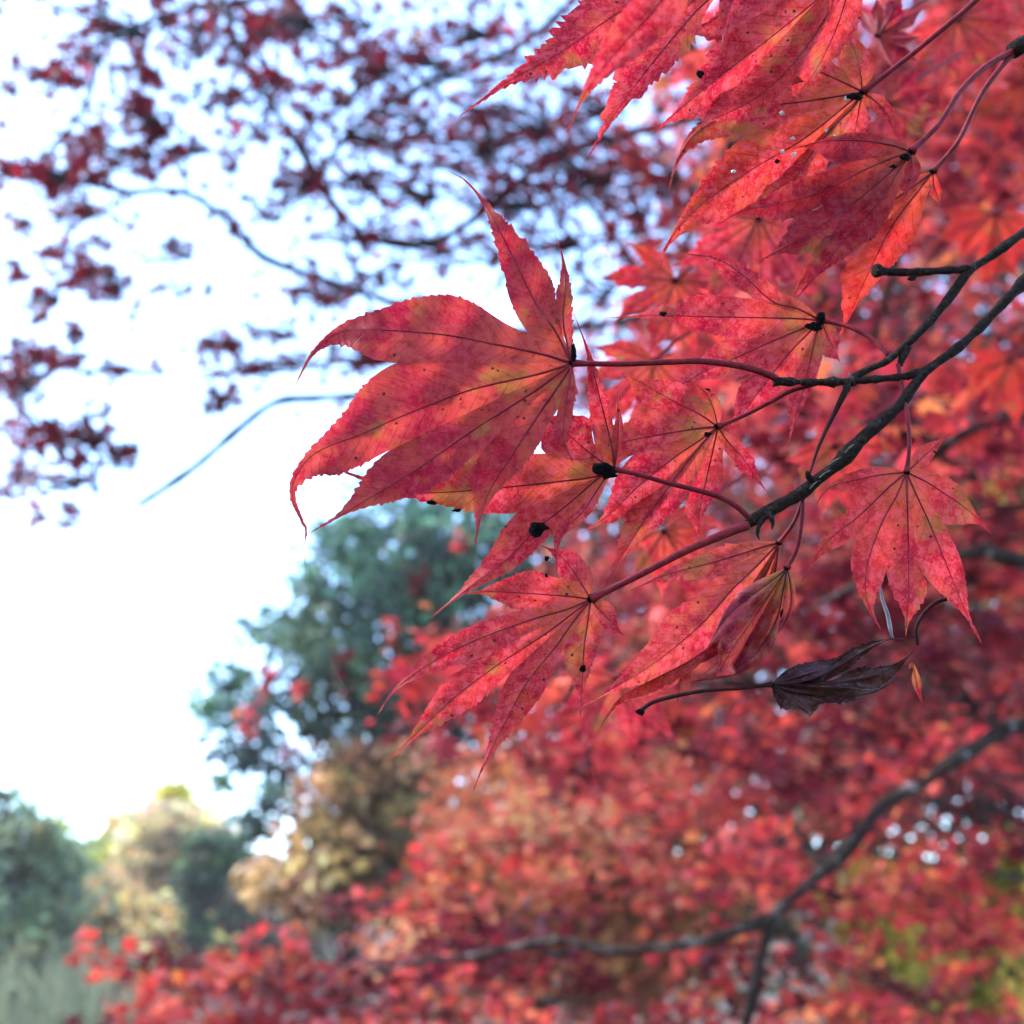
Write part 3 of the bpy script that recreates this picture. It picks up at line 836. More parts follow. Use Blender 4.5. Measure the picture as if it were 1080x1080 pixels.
# ------------------------------------------------------------------ sharp maple leaves
def make_leaf(name, label, j, d, lobes, mat, sins=None, petiole=None, pr=(2.4, 3.4), pmat=None, vmat=None, seed=0, tooth=8.5, amp=3.2, valley=0.20, cat='leaf',
              group='red maple leaves on the twig', vr=1.25, ripple=1.0, bulge=0.10, spots=(), knot=3.4):
    rg = np.random.default_rng(seed)
    j = np.array(j, float)
    loc = P(j[0], j[1], d)
    root = thing(name, loc, label, cat, group)
    n = len(lobes)
    K = 241
    ph_ = rg.uniform(0, 6, 4)

    def zrip(p):
        r_ = np.hypot(p[..., 0] - j[0], p[..., 1] - j[1])
        z = np.sin(p[..., 0] * .043 + ph_[0]) * np.sin(p[..., 1] * .05 + ph_[1]) + .5 * np.sin(p[..., 0] * .10 + p[..., 1] * .06 + ph_[2]) + .3 * np.sin(p[..., 1] * .17 - p[..., 0] * .09 + ph_[3])
        return 0.0010 * ripple * z * np.minimum(1, r_ / 50)

    mid, tan, zl, LL = [], [], [], []
    for lb in lobes:
        m = catmull([j] + [np.array(q, float) for q in lb[0]], K)
        t_ = np.gradient(m, axis=0)
        t_ /= np.linalg.norm(t_, axis=1)[:, None] + 1e-9
        mid.append(m)
        tan.append(t_)
        tt = np.linspace(0, 1, K)
        zl.append(lb[2] * tt ** 1.3)
        LL.append(np.linalg.norm(np.diff(m, axis=0), axis=1).sum())
    S, TS = [], {}
    for i in range(n - 1):
        s = sins[i] if sins else None
        if s is None or isinstance(s, float):
            f = s or 0.42
            s = 0.5 * (mid[i][int(f * (K - 1))] + mid[i + 1][int(f * (K - 1))])
        s = np.array(s, float)
        S.append(s)
        for q, side in ((i, 1), (i + 1, 0)):
            k = int(np.argmin(np.linalg.norm(mid[q] - s, axis=1)))
            TS[(q, side)] = min(max(k, 12), K - 40)
    V, A, F = [], [], []
    base = 0
    for i in range(n):
        W = lobes[i][1]
        W2 = W if isinstance(W, (tuple, list)) else (W, W)
        sg = {}
        for side in (0, 1):
            if (i, side) in TS:
                k = TS[(i, side)]
                s = S[i if side == 1 else i - 1]
                dv = s - mid[i][k]
                sg[side] = np.sign(tan[i][k][0] * dv[1] - tan[i][k][1] * dv[0]) or 1
        for side in (0, 1):
            if side not in sg:
                sg[side] = -sg.get(1 - side, 1)
        L = LL[i]
        N = int(max(26, L / 2.0))
        ti = np.linspace(0, 1, N)
        M2 = np.stack([np.interp(ti, np.linspace(0, 1, K), mid[i][:, c]) for c in (0, 1)], 1)
        T2 = np.stack([np.interp(ti, np.linspace(0, 1, K), tan[i][:, c]) for c in (0, 1)], 1)
        zm = np.interp(ti, np.linspace(0, 1, K), zl[i])
        for side in (0, 1):
            Wm = W2[side]
            nr = np.stack([-T2[:, 1], T2[:, 0]], 1) * sg[side]
            if (i, side) in TS:
                k = TS[(i, side)]
                ts = k / (K - 1)
                s = S[i if side == 1 else i - 1]
                nk = np.array([-tan[i][k][1], tan[i][k][0]]) * sg[side]
                ws = abs(np.dot(s - mid[i][k], nk))
                resid = s - (mid[i][k] + nk * ws)
                o = i + 1 if side == 1 else i - 1
                to = TS[(o, 1 - side)] / (K - 1)
            else:
                ts, ws, resid, s = 0.0, 0.0, np.zeros(2), j
                o = None
            x = np.clip((ti - ts) / (1 - ts), 0, 1)
            pk = (0.30 if ws < 0.9 * Wm else 0.03) if ts > 0 else 0.38
            if ts > 0 and ws >= 0.9 * Wm:
                Wm = ws
            a_ = smooth(x / pk) if ts > 0 else np.sin(np.clip(x / pk, 0, 1) * math.pi / 2) ** 0.85
            y = np.clip((x - pk) / (1 - pk), 0, 1)
            tail = lobes[i][3] if len(lobes[i]) > 3 else 0.80
            taper = 0.82 * (1 - smooth(y / tail)) + 0.18 * (1 - y) ** 0.9
            wv = np.where(x < pk, ws + (Wm - ws) * a_, Wm * taper)
            wv = np.maximum(wv, 0.0)
            # double-toothed margin
            sl = ti * L
            phs = sl / tooth + rg.uniform(0, 1) + 0.25 * np.sin(sl * 0.05 + rg.uniform(0, 6))
            phs = phs + 0.55 * np.interp(sl, np.linspace(0, L, 24), rg.normal(size=24))
            phs = np.maximum.accumulate(np.maximum(phs, 0))
            idx = np.floor(phs).astype(int)
            fr = phs - idx
            am = rg.uniform(0.25, 1.3, size=idx.max() + 2)[idx]
            prof = np.where(fr < 0.78, fr / 0.78, (1 - fr) / 0.22)
            fr2 = (phs * 2.9) % 1
            prof = prof + 0.25 * np.where(fr2 < .75, fr2 / .75, (1 - fr2) / .25)
            env = smooth((x - 0.07) / 0.10) * (1 - smooth((x - 0.90) / 0.1)) * np.clip(wv / 8, 0.25, 1)
            tt_ = amp * am * env * (prof - 0.35)
            E = M2 + nr * (wv + tt_)[:, None] + T2 * (amp * 0.5 * env * am * prof)[:, None]
            E += resid * np.clip(1 - x / 0.12, 0, 1)[:, None]
            inner = ti < ts
            if o is not None:
                E[inner] = j + (s - j) * (ti[inner] / ts)[:, None]
            # depth
            if o is not None:
                f = np.clip(ti / ts, 0, 1)
                zo = np.interp(f * to, np.linspace(0, 1, K), zl[o])
                zi = np.interp(f * ts, np.linspace(0, 1, K), zl[i])
                zb = 0.5 * (zo + zi) + (valley if (min(i, o) % 2) else -valley * .4) * pxm(d) * np.hypot(*(s - j)) * 0.5 * f
                zs = zb[-1] - np.interp(ts, np.linspace(0, 1, K), zl[i])
                ze = np.where(inner, zb, zm + zs * np.clip(1 - x, 0, 1) ** 1.5)
            else:
                ze = zm + valley * pxm(d) * wv
            us = np.array([0, .2, .4, .6, .8, 1.0])
            G2 = M2[:, None] + (E - M2)[:, None] * us[None, :, None]
            z = zm[:, None] + (ze - zm)[:, None] * us + bulge * pxm(d) * np.sin(us * math.pi)[None] * np.linalg.norm(E - M2, axis=1)[:, None]
            dist = np.linalg.norm(G2 - M2[:, None], axis=2)
            z = z + zrip(G2)
            G3 = Pn(G2, d + z)
            phase = (ti[:, None] * L - dist * 1.15) / 15.0 + side * 0.5
            at = np.stack([np.broadcast_to(ti[:, None], dist.shape), us[None] * np.where(inner, 0.8, 1.0)[:, None], phase], -1)
            nu = len(us)
            q = np.arange(N - 1)[:, None] * nu + np.arange(nu - 1)[None]
            q = q.ravel() + base
            V.append(G3.reshape(-1, 3))
            A.append(at.reshape(-1, 3))
            f4 = np.stack([q, q + 1, q + nu + 1, q + nu], 1)
            F.append(f4 if sg[side] > 0 else f4[:, ::-1])
            base += N * nu
    V = np.vstack(V)
    A = np.vstack(A)
    F = np.vstack(F)
    key = np.round(V / 4e-6).astype(np.int64)
    _, first, inv = np.unique(key, axis=0, return_index=True, return_inverse=True)
    inv = inv.ravel()
    V, A, F = V[first], A[first], inv[F]
    faces = []
    for f in F:
        g_ = []
        for q in f:
            if q not in g_:
                g_.append(int(q))
        if len(g_) > 2:
            faces.append(g_)
    mesh_obj('blade', V, faces, mat, root, loc, attrs={'leaf': ('FLOAT_VECTOR', A)})
    for i in range(n):
        m = mid[i][::6]
        z = zl[i][::6] + zrip(m)
        c = Pn(m, d + z)
        k = int(len(c) * 0.95)
        vb = MB()
        rel = min(1.0, LL[i] / 160)
        tube(vb, c[:k], pxm(d) * np.maximum(0.35, vr * (0.6 + .4 * rel) * (1 - np.linspace(0, 1, k) ** 0.7 * 0.85)), 6)
        vb.build('vein', vmat or M_vein, root, loc)
    if petiole:
        pts = [(j[0], j[1], d)] + list(petiole)
        c = catmull([P(*p) for p in pts], 40)
        pb = MB()
        tube(pb, c, pxm(d) * np.linspace(pr[0], pr[1], 40) * (1 + 0.9 * np.exp(-np.linspace(0, 40, 40) / 1.6)), 9)
        pb.build('petiole', pmat or M_petiole, root, loc)
    if knot:
        spot(root, 'vein_knot', j[0], j[1], d - 0.0003, knot, knot * .9, seed)
    for k, (x_, y_, rx, ry, dz) in enumerate(spots):
        spot(root, 'mould_or_hole_spot', x_, y_, d + dz, rx, ry, seed + k)
    return root


def spot(root, name, px, py, d, rx, ry, seed, mat=None, flat=0.28):
    """ragged dark lump lying on a blade"""
    rg = np.random.default_rng(seed + 500)
    c = P(px, py, d)
    nu, nv = 18, 8
    a = np.linspace(0, 2 * math.pi, nu, endpoint=False)
    rad = 1 + 0.22 * np.convolve(np.r_[rg.normal(size=nu + 4)], np.ones(2) / 2, 'same')[2:-2]
    V, F = [], []
    for i in range(nv):
        e = -math.pi / 2 + math.pi * (i + .5) / nv
        ra = math.cos(e) * rad * (1 + 0.12 * rg.normal(size=nu))
        V.append(c + (np.cos(a) * ra * rx * pxm(d))[:, None] * RT + (np.sin(a) * ra * ry * pxm(d))[:, None] * UP - FWD * math.sin(e) * flat * min(rx, ry) * pxm(d) * (1 + 0.3 * rg.normal(size=nu))[:, None])
    for i in range(nv - 1):
        for k in range(nu):
            k2 = (k + 1) % nu
            F.append([i * nu + k, i * nu + k2, (i + 1) * nu + k2, (i + 1) * nu + k])
    F.append(list(range(nu))[::-1])
    F.append([(nv - 1) * nu + k for k in range(nu)])
    return mesh_obj(name, np.vstack(V), F, mat or M_mould_hole, root, root.location)


L_rose = leaf_mat('rose_red_leaf', (0.2686, 0.0076, 0.0233), (0.3431, 0.0392, 0.0274), (0.3431, 0.0856, 0.0228), 0.35, 0.5, 0.25, 0.56)
L_crim = leaf_mat('crimson_leaf', (0.3288, 0.0055, 0.0214), (0.4099, 0.0286, 0.0264), (0.4385, 0.1147, 0.0287), 0.6, 0.5, 0.75, 0.56)
L_scar = leaf_mat('scarlet_leaf', (0.3488, 0.0062, 0.0167), (0.4019, 0.0307, 0.0167), (0.4192, 0.0983, 0.0209), 0.6, 0.5, 0.75, 0.56)
L_coral = leaf_mat('coral_leaf', (0.4183, 0.0119, 0.0260), (0.4501, 0.0382, 0.0271), (0.4697, 0.1069, 0.0324), 0.75, 0.5, 0.75, 0.56)
L_orange = leaf_mat('orange_red_leaf', (0.4225, 0.0130, 0.0141), (0.4527, 0.0349, 0.0160), (0.4527, 0.0781, 0.0275), 0.6, 0.5, 0.35, 0.56)
L_plum = leaf_mat('plum_leaf', (0.1500, 0.0070, 0.0240), (0.2400, 0.0300, 0.0220), (0.3600, 0.1200, 0.0250), 0.7, 0.3, 0.2, 0.4, 0.14, 0.4, 0.0)
L_dry = leaf_mat('dry_brown_leaf', (0.0260, 0.0060, 0.0095), (0.0550, 0.0170, 0.0120), (0.0160, 0.0050, 0.0070), 0.5, 0.0, 0.15, 0.12, 0.10, 0.5, 0.0, edge=0.8, pale=(0.16, 0.13, 0.13))  # pale edge colour paints the bright lit rim of the shrivelled leaf
L_patch = leaf_mat('yellow_patched_leaf', (0.3600, 0.0096, 0.0264), (0.3800, 0.0427, 0.0288), (0.4000, 0.1330, 0.0360), 0.55, 0.5, 0.75, 0.52)
L_dark = leaf_mat('dark_red_leaf', (0.1711, 0.0033, 0.0161), (0.2808, 0.0146, 0.0184), (0.3510, 0.0877, 0.0367), 0.5, 0.5, 0.3, 0.56)

# A: the big one, pointing left
make_leaf('maple_leaf', 'largest rose red leaf against the white sky, one lobe upright, tips hooked', (603, 383), 0.2465, [
    ([(598, 362), (594, 335), (596, 300), (593, 270), (585, 246)], 9, .004),
    ([(585, 348), (564, 318), (531, 251), (508, 211), (490, 190), (472, 180)], (26, 27), .006),
    ([(570, 373), (527, 364), (468, 353), (401, 348), (360, 350), (331, 371), (309, 411)], (42, 36), .003, .72),
    ([(570, 394), (497, 411), (438, 433), (383, 457), (334, 477), (312, 503), (309, 525), (318, 548), (323, 560), (320, 578)], (40, 32), -.002, .56),
    ([(577, 403), (549, 422), (497, 455), (438, 496), (383, 529), (350, 549), (325, 563)], (34, 26), -.006, .75),
    ([(590, 405), (568, 437), (542, 477), (520, 511), (508, 540), (500, 583)], (17, 17), -.008),
    ([(600, 405), (596, 429), (594, 460), (600, 478), (607, 491)], 9, -.010),
], L_rose, [(597, 362), (557, 351), (418, 383), (411, 475), (511, 472), (588, 432)],
    petiole=[(650, 384, .248), (700, 382, .251), (739, 381, .254), (780, 386, .258), (805, 393, .261), (818, 399, .2625)], pr=(2.6, 4.2), vmat=M_vein, seed=1, vr=1.6, tooth=9, amp=3.4, ripple=1.3,
    spots=((556, 480, 3, 5, -.002), (605, 371, 3, 12, -.0008)))

# B: tar-black heart, centre
make_leaf('maple_leaf', 'crimson leaf with a glossy black heart and two thin folded lobes standing up', (648, 495), 0.2560, [
    ([(651, 470), (652, 440), (651, 405)], 5, -.002),
    ([(645, 470), (634, 425), (620, 371), (609, 340), (604, 327)], 8, -.004),
    ([(625, 480), (595, 455), (562, 432)], (26, 22), .004),
    ([(627, 503), (580, 509), (532, 514), (471, 519), (426, 519), (390, 508), (338, 488)], (44, 24), .002, .62),
    ([(630, 505), (600, 531), (566, 558), (532, 592), (494, 620), (449, 656)], (15, 15), -.0075),
    ([(635, 509), (615, 539), (593, 561), (587, 584), (588, 612)], 7, -.009),
], L_crim, [(650, 480), (628, 470), (575, 478), (545, 541), (612, 535)],
    petiole=[(675, 501, .2565), (703, 509, .257), (753, 522, .2585), (775, 533, .2595), (792, 548, .2600)], pr=(2.2, 3.2), seed=2,
    spots=((636, 493, 12, 7, -.0014), (643, 499, 9, 6, -.0014), (568, 558, 9, 7.5, -.0042), (455, 530, 6, 2.5, -.002), (482, 538, 4, 2, -.002)))

# C: mottled, behind B
make_leaf('maple_leaf', 'olive mottled crimson leaf spreading behind the black hearted one', (757, 450), 0.2665, [
    ([(753, 432), (745, 415), (731, 403)], 9, -.003),
    ([(738, 437), (712, 424), (675, 403), (655, 393)], (20, 22), .002),
    ([(735, 452), (703, 457), (656, 466), (622, 474), (596, 482)], (26, 22), .003),
    ([(740, 463), (712, 482), (676, 510), (640, 545), (612, 563)], (20, 22), .002),
    ([(742, 466), (715, 500), (680, 548), (655, 588), (630, 626)], (18, 18), .000),
    ([(753, 470), (745, 505), (738, 538), (737, 572)], (16, 17), .003),
    ([(768, 466), (784, 484), (798, 504), (812, 523)], 10, .001),
], L_crim, [(744, 424), (694, 431), (668, 480), (700, 510), (728, 520), (763, 474)],
    petiole=[(785, 438, .2665), (814, 423, .266), (835, 412, .2655), (862, 404, .264)], pr=(2.2, 2.6), seed=3, spots=((746, 412, 4, 2.5, -.001), (747, 458, 4, 2.5, -.002)))

# D: lower left
make_leaf('maple_leaf', 'lowest sharp scarlet leaf hanging to the lower left with five long drooping lobes', (623, 632), 0.2540, [
    ([(608, 607), (590, 585), (566, 573)], (15, 15), .004),
    ([(600, 629), (560, 626), (520, 624), (487, 626)], (24, 18), .004),
    ([(600, 642), (562, 653), (509, 672), (456, 698), (418, 726), (394, 760)], (15, 15), .001),
    ([(600, 650), (570, 672), (524, 702), (479, 736), (441, 772), (406, 806)], (19, 19), -.003),
    ([(605, 655), (585, 683), (555, 721), (532, 763), (511, 805), (498, 837)], (21, 20), -.005),
    ([(620, 655), (616, 683), (614, 720), (612, 760)], (18, 16), -.004),
    ([(632, 643), (646, 657), (658, 671)], 13, -.001),
], L_crim, [(592, 610), (550, 643), (520, 688), (538, 710), (595, 684), (636, 662)],
    petiole=[(669, 609, .2545), (725, 580, .2555), (765, 563, .2575), (789, 554, .2592)], pr=(3.2, 5.0), seed=4, spots=((577, 589, 2.5, 2.5, -.001), (576, 607, 2, 2, -.001), (615, 705, 3, 4, -.0045)))  # first two spots are small holes in the blade, built as dark lumps

# E: right, hanging
make_leaf('maple_leaf', 'coral orange leaf hanging alone at the right on a thin upright stalk', (956, 498), 0.2570, [
    ([(966, 489), (981, 475), (992, 466), (1005, 454)], 10, .004),
    ([(975, 507), (994, 519), (1025, 541), (1048, 565)], (16, 14), .003, .72),
    ([(968, 525), (981, 553), (1003, 607), (1020, 648), (1038, 683)], (16, 16), .000, .72),
    ([(957, 530), (958, 570), (958, 629), (955, 675)], (20, 20), -.004),
    ([(946, 522), (928, 556), (914, 600), (915, 635), (931, 668)], (16, 17), -.004),
    ([(935, 516), (906, 544), (868, 576), (840, 624)], (12, 12), -.002, .7),
    ([(935, 500), (912, 504), (874, 515), (857, 540)], (8, 10), .002),
], L_coral, [(974, 495), (995, 551), (968, 594), (935, 600), (903, 566), (920, 517)],
    petiole=[(959, 470, .2575), (957, 440, .259), (952, 412, .262), (947, 384, .2644)], pr=(2.0, 2.6), seed=5, tooth=7.5, amp=2.4, valley=.14)

# F: behind, lower middle
make_leaf('maple_leaf', 'red leaf patched with yellow, long lobes running left behind the thick stalk', (822, 572), 0.2680, [
    ([(800, 578), (756, 592), (703, 606), (653, 628)], (13, 15), .003),
    ([(800, 595), (772, 622), (739, 659), (692, 698), (650, 724), (606, 750)], (30, 24), -.001),
    ([(805, 612), (780, 655), (735, 692), (690, 716), (656, 734), (640, 755), (625, 782)], (16, 12), .001),
    ([(815, 612), (790, 665), (748, 695), (722, 706), (716, 730), (711, 757)], (12, 9), .002),
], L_patch, [(755, 608), (742, 690), (735, 704)],
    petiole=[(836, 553, .2665), (843, 538, .265), (848, 522, .261)], pr=(2.0, 2.2), seed=6)

# G: curled plum leaf
make_leaf('maple_leaf', 'curled plum purple leaf folded over the yellow patched one', (830, 599), 0.2600, [
    ([(815, 612), (790, 630), (765, 652), (748, 680), (745, 690)], (10, 12), -.006),
    ([(815, 622), (796, 650), (772, 685), (757, 710), (752, 716)], (16, 16), -.003),
    ([(826, 622), (818, 655), (796, 690), (762, 712), (722, 721)], (16, 11), .004),
    ([(833, 615), (834, 635), (828, 656), (818, 672)], (7, 5), .006),
], L_plum, [(776, 664), (775, 700), (824, 650)],
    petiole=[(840, 580, .2602), (845, 555, .2602), (847, 530, .2602)], pr=(2.2, 2.2), seed=7, amp=1.0, valley=.4, bulge=-.35, ripple=1.6, spots=((824, 645, 1.6, 6, .0005),), vmat=M_vein_dark)

# H: dry brown leaf
make_leaf('dry_leaf', 'shrivelled dark brown leaf lying sideways on a long black stalk', (814, 722), 0.2575, [
    ([(835, 713), (860, 704), (884, 693), (893, 686)], (9, 9), .008),
    ([(850, 718), (885, 702), (915, 684), (940, 674), (960, 674)], (9, 8), -.004),
    ([(850, 722), (890, 719), (930, 710), (958, 692), (966, 680)], (12, 14), .003),
    ([(840, 730), (880, 733), (920, 730), (950, 714)], (8, 9), .010),
    ([(828, 732), (843, 744), (856, 757)], (14, 13), -.003),
], L_dry, [(868, 706), (872, 718), (895, 726), (872, 742)],
    petiole=[(780, 726, .2575), (739, 729, .257), (700, 737, .2565), (684, 743, .256), (673, 752, .256)], pr=(1.8, 2.4), pmat=M_petiole_brown, vmat=M_vein_dark, seed=8, amp=4.2, tooth=7, valley=.6, bulge=.5, ripple=2.0, knot=3, spots=((676, 750, 4, 3.5, -.0018),), group='withered leaves')

# I: big leaf upper right
make_leaf('maple_leaf', 'scarlet leaf dotted with white holes, its heart below the dark blurred leaf', (910, 97), 0.2740, [
    ([(907, 75), (900, 50), (887, 20)], (16, 16), .003),
    ([(890, 87), (850, 69), (815, 55), (780, 52)], (24, 24), .004),
    ([(880, 102), (847, 107), (791, 115), (740, 136), (716, 165), (703, 208)], (22, 20), .001),
    ([(890, 113), (847, 147), (791, 180), (735, 220), (704, 258), (695, 287)], (34, 32), -.003),
    ([(898, 115), (876, 137), (840, 185), (812, 245)], (24, 24), .000),
    ([(906, 115), (902, 137), (893, 166)], (14, 14), .002),
    ([(925, 108), (937, 123), (947, 149)], (7, 8), -.003),
], L_scar, [(886, 72), (830, 88), (795, 138), (822, 187), (880, 160), (914, 112)],
    petiole=[(930, 82, .2735), (961, 58, .273), (995, 30, .272), (1032, -2, .271), (1090, -60, .27)], pr=(2.6, 3.4), seed=9, spots=((820, 170, 2.4, 2.4, -.003), (902, 102, 9, 4, -.001)))

# K: dark folded leaf
make_leaf('maple_leaf', 'dark folded crimson leaf in front of the white dotted one, fanning to the lower left', (961, 160), 0.2655, [
    ([(940, 153), (905, 148), (870, 149), (834, 157)], (9, 13), -.004),
    ([(940, 167), (910, 180), (865, 203), (817, 216), (785, 222), (754, 238)], (20, 18), -.002),
    ([(938, 182), (905, 210), (858, 243), (800, 276)], (20, 22), .000),
    ([(945, 185), (928, 212), (887, 258), (838, 318)], (19, 20), .002),
    ([(962, 175), (961, 190), (954, 209)], 9, .000),
], L_dark, [(888, 172), (868, 217), (890, 240), (950, 195)],
    petiole=[(991, 130, .267), (1013, 96, .271), (1040, 70, .275), (1068, 54, .279)], pr=(2.8, 3.6), seed=10, valley=.22, spots=((955, 166, 6, 4, -.001), (943, 176, 4, 2, -.001)))

# L: orange leaf behind K
make_leaf('maple_leaf', 'orange red leaf hanging behind the dark folded one beside the twig stub', (984, 181), 0.2735, [
    ([(965, 195), (902, 240), (850, 290), (826, 335)], (20, 22), .003),
    ([(968, 202), (940, 240), (915, 290), (890, 345), (882, 362)], (24, 26), .001),
    ([(985, 195), (990, 210), (992, 222)], 6, .001),
], L_orange, [(912, 258), (984, 194)],
    petiole=[(1000, 163, .2737), (1013, 145, .274), (1035, 100, .276), (1055, 72, .278), (1068, 57, .279)], pr=(2.4, 3.2), seed=11, spots=((918, 250, 2.5, 4, -.001),))

# N: centre right behind the shoot
make_leaf('maple_leaf', 'pinkish red leaf with black flecked heart directly above the thin side shoot', (866, 338), 0.2745, [
    ([(840, 325), (815, 318), (782, 289), (753, 272), (712, 267)], (13, 15), .002),
    ([(840, 336), (800, 335), (750, 334), (700, 333), (640, 335)], (23, 22), .002),
    ([(845, 347), (814, 360), (770, 380), (735, 396), (700, 420)], (20, 20), .002),
    ([(850, 354), (830, 375), (798, 416), (765, 462)], (19, 20), .000),
    ([(860, 356), (851, 395), (840, 437), (829, 480)], (13, 13), -.002),
    ([(871, 350), (878, 365), (887, 384)], 11, -.001),
], L_crim, [(795, 315), (790, 358), (795, 392), (835, 402), (868, 374)],
    petiole=[(882, 341, .2735), (899, 346, .271), (920, 358, .2685), (937, 374, .2655)], pr=(2.2, 2.6), seed=12, spots=((857, 344, 10, 5, -.001), (866, 336, 5, 7, -.001), (699, 331, 4, 3, -.001)))

# J: top left of the cluster
make_leaf('maple_leaf', 'crimson leaf cut by the top edge, long toothed lobes reaching over the sky', (800, -62), 0.2500, [
    ([(735, -30), (665, 5), (591, 55), (536, 86), (480, 126)], (38, 32), .000),
    ([(775, -25), (732, 14), (687, 68), (654, 112), (617, 171)], (22, 19), .002),
    ([(785, -30), (768, 10), (760, 60)], (10, 10), -.002),
], L_crim, [(693, 35), (762, -10)], seed=13, tooth=12, amp=8, vmat=M_vein, petiole=[(840, -90, .25), (900, -120, .252)])

make_leaf('maple_leaf', 'olive streaked red leaf at the top edge, toothed tips left of the white dots', (905, -45), 0.2590, [
    ([(870, -40), (820, -20), (770, 10), (720, 40)], (26, 24), .002),
    ([(878, -15), (825, 30), (770, 72), (735, 100), (687, 142)], (25, 24), -.002),
    ([(886, -8), (850, 50), (812, 92), (770, 118), (733, 132)], (26, 24), .000),
    ([(895, -10), (882, 30), (860, 75), (835, 105)], (20, 20), .003),
], L_crim, [(775, 30), (775, 92), (832, 92)], seed=14, tooth=10, amp=5.5, petiole=[(940, -80, .26), (980, -110, .26)], spots=((738, 78, 4, 5, -.003),))

make_leaf('maple_leaf', 'blurred pink leaf nearest the lens, crossing the toothed one at the top', (745, -75), 0.2020, [
    ([(725, -40), (690, 10), (650, 55), (618, 98), (594, 148)], (26, 24), .006),
    ([(710, -60), (680, -40), (640, -25)], (14, 14), .004),
], L_crim, [(705, -35)], seed=15, petiole=[(790, -120, .205), (840, -160, .21)], pr=(3, 4))
make_leaf('maple_leaf', 'blurred narrow pink leaf at the top edge, right of the olive streaked one', (895, -60), 0.2150, [
    ([(890, -40), (882, -10), (872, 30)], (12, 12), .004),
    ([(905, -40), (908, -20), (905, 0)], (8, 8), .004),
], L_crim, [(898, -42)], seed=16, petiole=[(920, -100, .218)], pr=(3, 4))

M_sky_fleck = bark_mat('sky_hole_fleck', (0.5, 0.5, 0.5), (0.35, 0.33, 0.33), 900, 0.0002, 0.4, None, 0.3)  # pale lumps painted as bright sky showing through small holes
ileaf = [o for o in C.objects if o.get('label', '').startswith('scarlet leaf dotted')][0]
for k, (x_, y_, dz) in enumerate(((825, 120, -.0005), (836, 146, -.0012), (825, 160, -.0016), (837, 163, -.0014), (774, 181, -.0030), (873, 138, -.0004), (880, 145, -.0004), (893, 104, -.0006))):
    spot(ileaf, 'sky_hole_fleck', x_, y_, .274 + dz, 2.6, 2.2, 900 + k, M_sky_fleck)

# dark and soft leaves just behind the sharp ones
SOFT = [
    ('dark_maple_leaf', 'near black blurred leaf between the two stalks at the upper right', 925, 38, .36, 60, 60, 'dark', 200),
    ('maple_leaf', 'blurred red leaf with spread lobes beside the white sky, left of the white dotted leaf', 712, 296, .44, 100, 200, 'scar', 235),
    ('maple_leaf', 'blurred dark red leaf right below the heart of the white dotted leaf', 935, 110, .40, 70, 100, 'dark', 190),  # uses the dark red leaf material
    ('maple_leaf', 'blurred red leaf under the pinkish red one, left of its lower tips', 690, 380, .42, 110, 190, 'scar', 200),
    ('maple_leaf', 'blurred rose leaf directly below the lowest drooping lobes of the scarlet leaf', 650, 715, .47, 100, 170, 'crim', 215),
    ('maple_leaf', 'blurred scarlet leaf between the thick stalk and the yellow patched leaf', 700, 560, .40, 100, 150, 'scar', 200),
    ('maple_leaf', 'blurred red leaf half hidden behind the coral orange one', 880, 470, .46, 90, 160, 'scar', 200),
    ('maple_leaf', 'blurred orange red leaf at the right edge level with the twig stub', 1050, 225, .70, 90, 190, 'orange', 180),
    ('maple_leaf', 'blurred scarlet leaf in the upper right corner above the stalks', 1010, 20, .48, 100, 160, 'scar', 200),
    ('maple_leaf', 'blurred orange leaf at the right edge below the forked twig', 1065, 380, .75, 80, 200, 'orange', 180),
    ('maple_leaf', 'blurred red leaf behind the upper end of the pinkish red leaf', 800, 230, .40, 120, 210, 'crim', 200),
]
SM = {'dark': L_dark, 'scar': L_scar, 'crim': L_crim, 'orange': L_orange}
rgs = np.random.default_rng(77)
for k, (nm, lab, x_, y_, d_, ln, a0, mk, spread) in enumerate(SOFT):
    lb = []
    for q in range(7):
        aa = R(a0 - 90 + (q - 3) * spread / 6.5)      # direction, 0 = up, turning clockwise with +x
        l_ = ln * (1 - 0.12 * abs(q - 3) ** 1.3 / 1.6) * rgs.uniform(.85, 1.1)
        dx, dy = math.cos(aa), math.sin(aa)
        bend = rgs.normal() * 0.12
        lb.append(([(x_ + dx * l_ * .5 - dy * bend * l_ * .3, y_ + dy * l_ * .5 + dx * bend * l_ * .3), (x_ + dx * l_, y_ + dy * l_)], l_ * .14, rgs.normal() * .006))
    make_leaf(nm, lab, (x_, y_), d_, lb, SM[mk], [0.4] * 6, seed=100 + k, ripple=1.5, group='soft maple leaves behind the sharp ones', petiole=[(x_ + 30, y_ - 25, d_ + .005), (x_ + 80, y_ - 55, d_ + .02)], pr=(1.6, 2.0), knot=3)

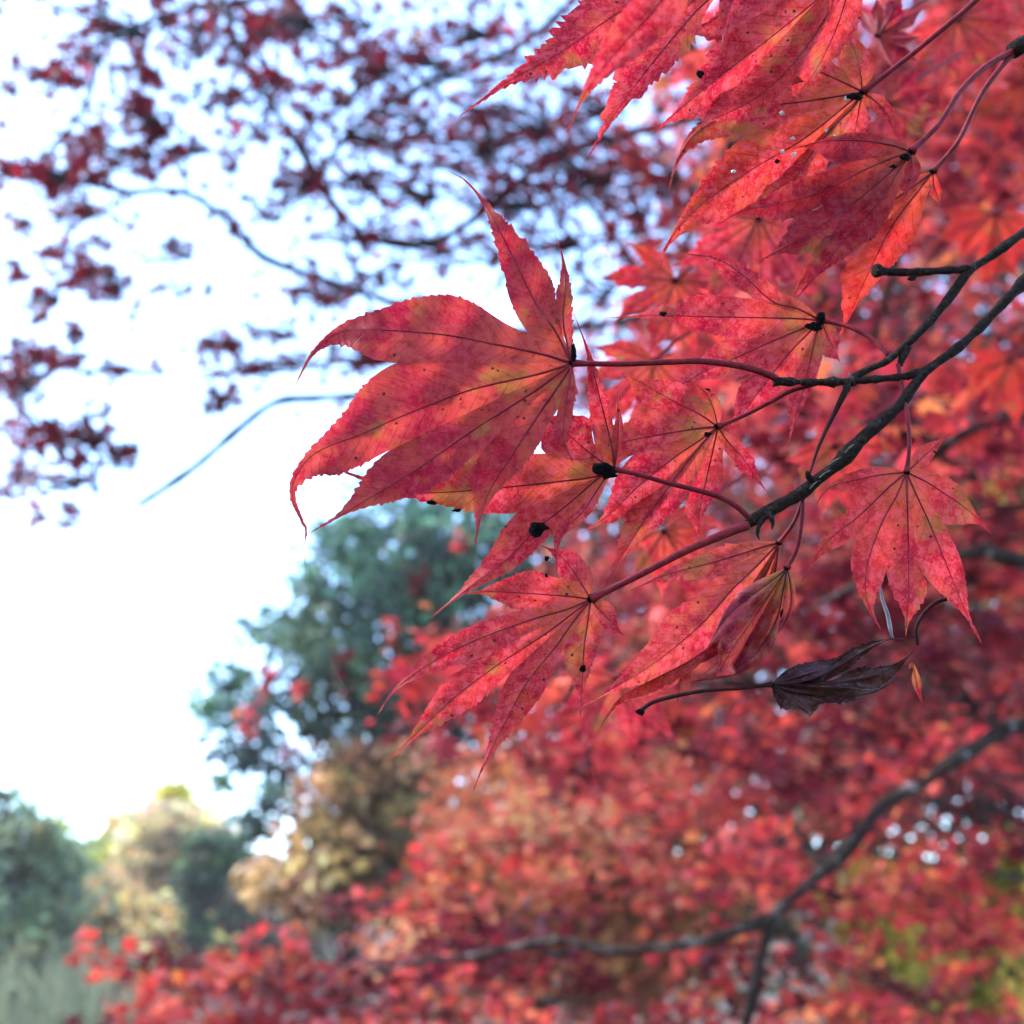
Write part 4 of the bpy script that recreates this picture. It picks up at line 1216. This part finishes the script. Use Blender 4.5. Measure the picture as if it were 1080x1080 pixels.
# ------------------------------------------------------------------ small things
M_silk = bark_mat('silk', (0.13, 0.13, 0.13), (0.07, 0.07, 0.075), 400, 0.0001, 0.4, None, 0.4)
st = MB()
c = catmull([P(928, 612, .2575), P(930, 630, .2570), P(936, 648, .2565), P(940, 668, .2560), P(943, 674, .2560)], 40)
tube(st, c, pxm(.257) * np.interp(np.linspace(0, 1, 40), [0, .3, .5, .8, 1], [.5, 1.5, 2.0, 2.2, .6]), 6)
o = mesh_obj('silk_strand', np.vstack(st.v), np.vstack(st.f), M_silk, None, P(936, 648, .257))
tag(o, 'white silk strand tying the shrivelled leaf to the coral orange one', 'silk')
st = MB()
tube(st, catmull([P(1018, 634, .262), P(1000, 632, .2615), P(985, 637, .261), (P(972, 650, .260)), P(966, 664, .259), P(968, 680, .259)], 30), pxm(.26) * np.interp(np.linspace(0, 1, 30), [0, .4, 1], [1.2, 2.4, 1.6]), 7)
o = mesh_obj('leaf_stalk', np.vstack(st.v), np.vstack(st.f), M_petiole_brown, None, P(985, 637, .261))
tag(o, 'bent bare brown stalk right of the coral orange leaf tips', 'stalk')
st = MB()
tube(st, catmull([P(891, 414, .2617), P(882, 432, .2615), P(872, 452, .2612), P(862, 475, .2608), P(853, 503, .2600)], 30), pxm(.26) * np.interp(np.linspace(0, 1, 30), [0, .3, 1], [3.6, 2.6, 1.0]), 8)
o = mesh_obj('leaf_stalk', np.vstack(st.v), np.vstack(st.f), M_petiole_brown, None, P(872, 452, .261))
tag(o, 'bare tapering brown stalk hanging between the side shoot and the stem', 'stalk')
st = MB()
tube(st, catmull([P(320, 578, .2447), P(324, 610, .246), P(333, 650, .249), P(346, 690, .253), P(364, 727, .257)], 30), 0.00006, 5)
o = mesh_obj('spider_thread', np.vstack(st.v), np.vstack(st.f), M_silk, None, P(333, 650, .249))
tag(o, 'hair thin spider thread hanging from the hooked tip of the largest leaf', 'spider thread')
make_leaf('leaf_scrap', 'narrow pink leaf scrap hanging under the shrivelled leaf', (963, 699), 0.262, [
    ([(966, 715), (970, 733), (977, 751)], 4.5, .001), ([(960, 704), (958, 708)], 2.0, .001)], L_crim, [(963, 703)], seed=60, vr=.5, knot=0, amp=1)
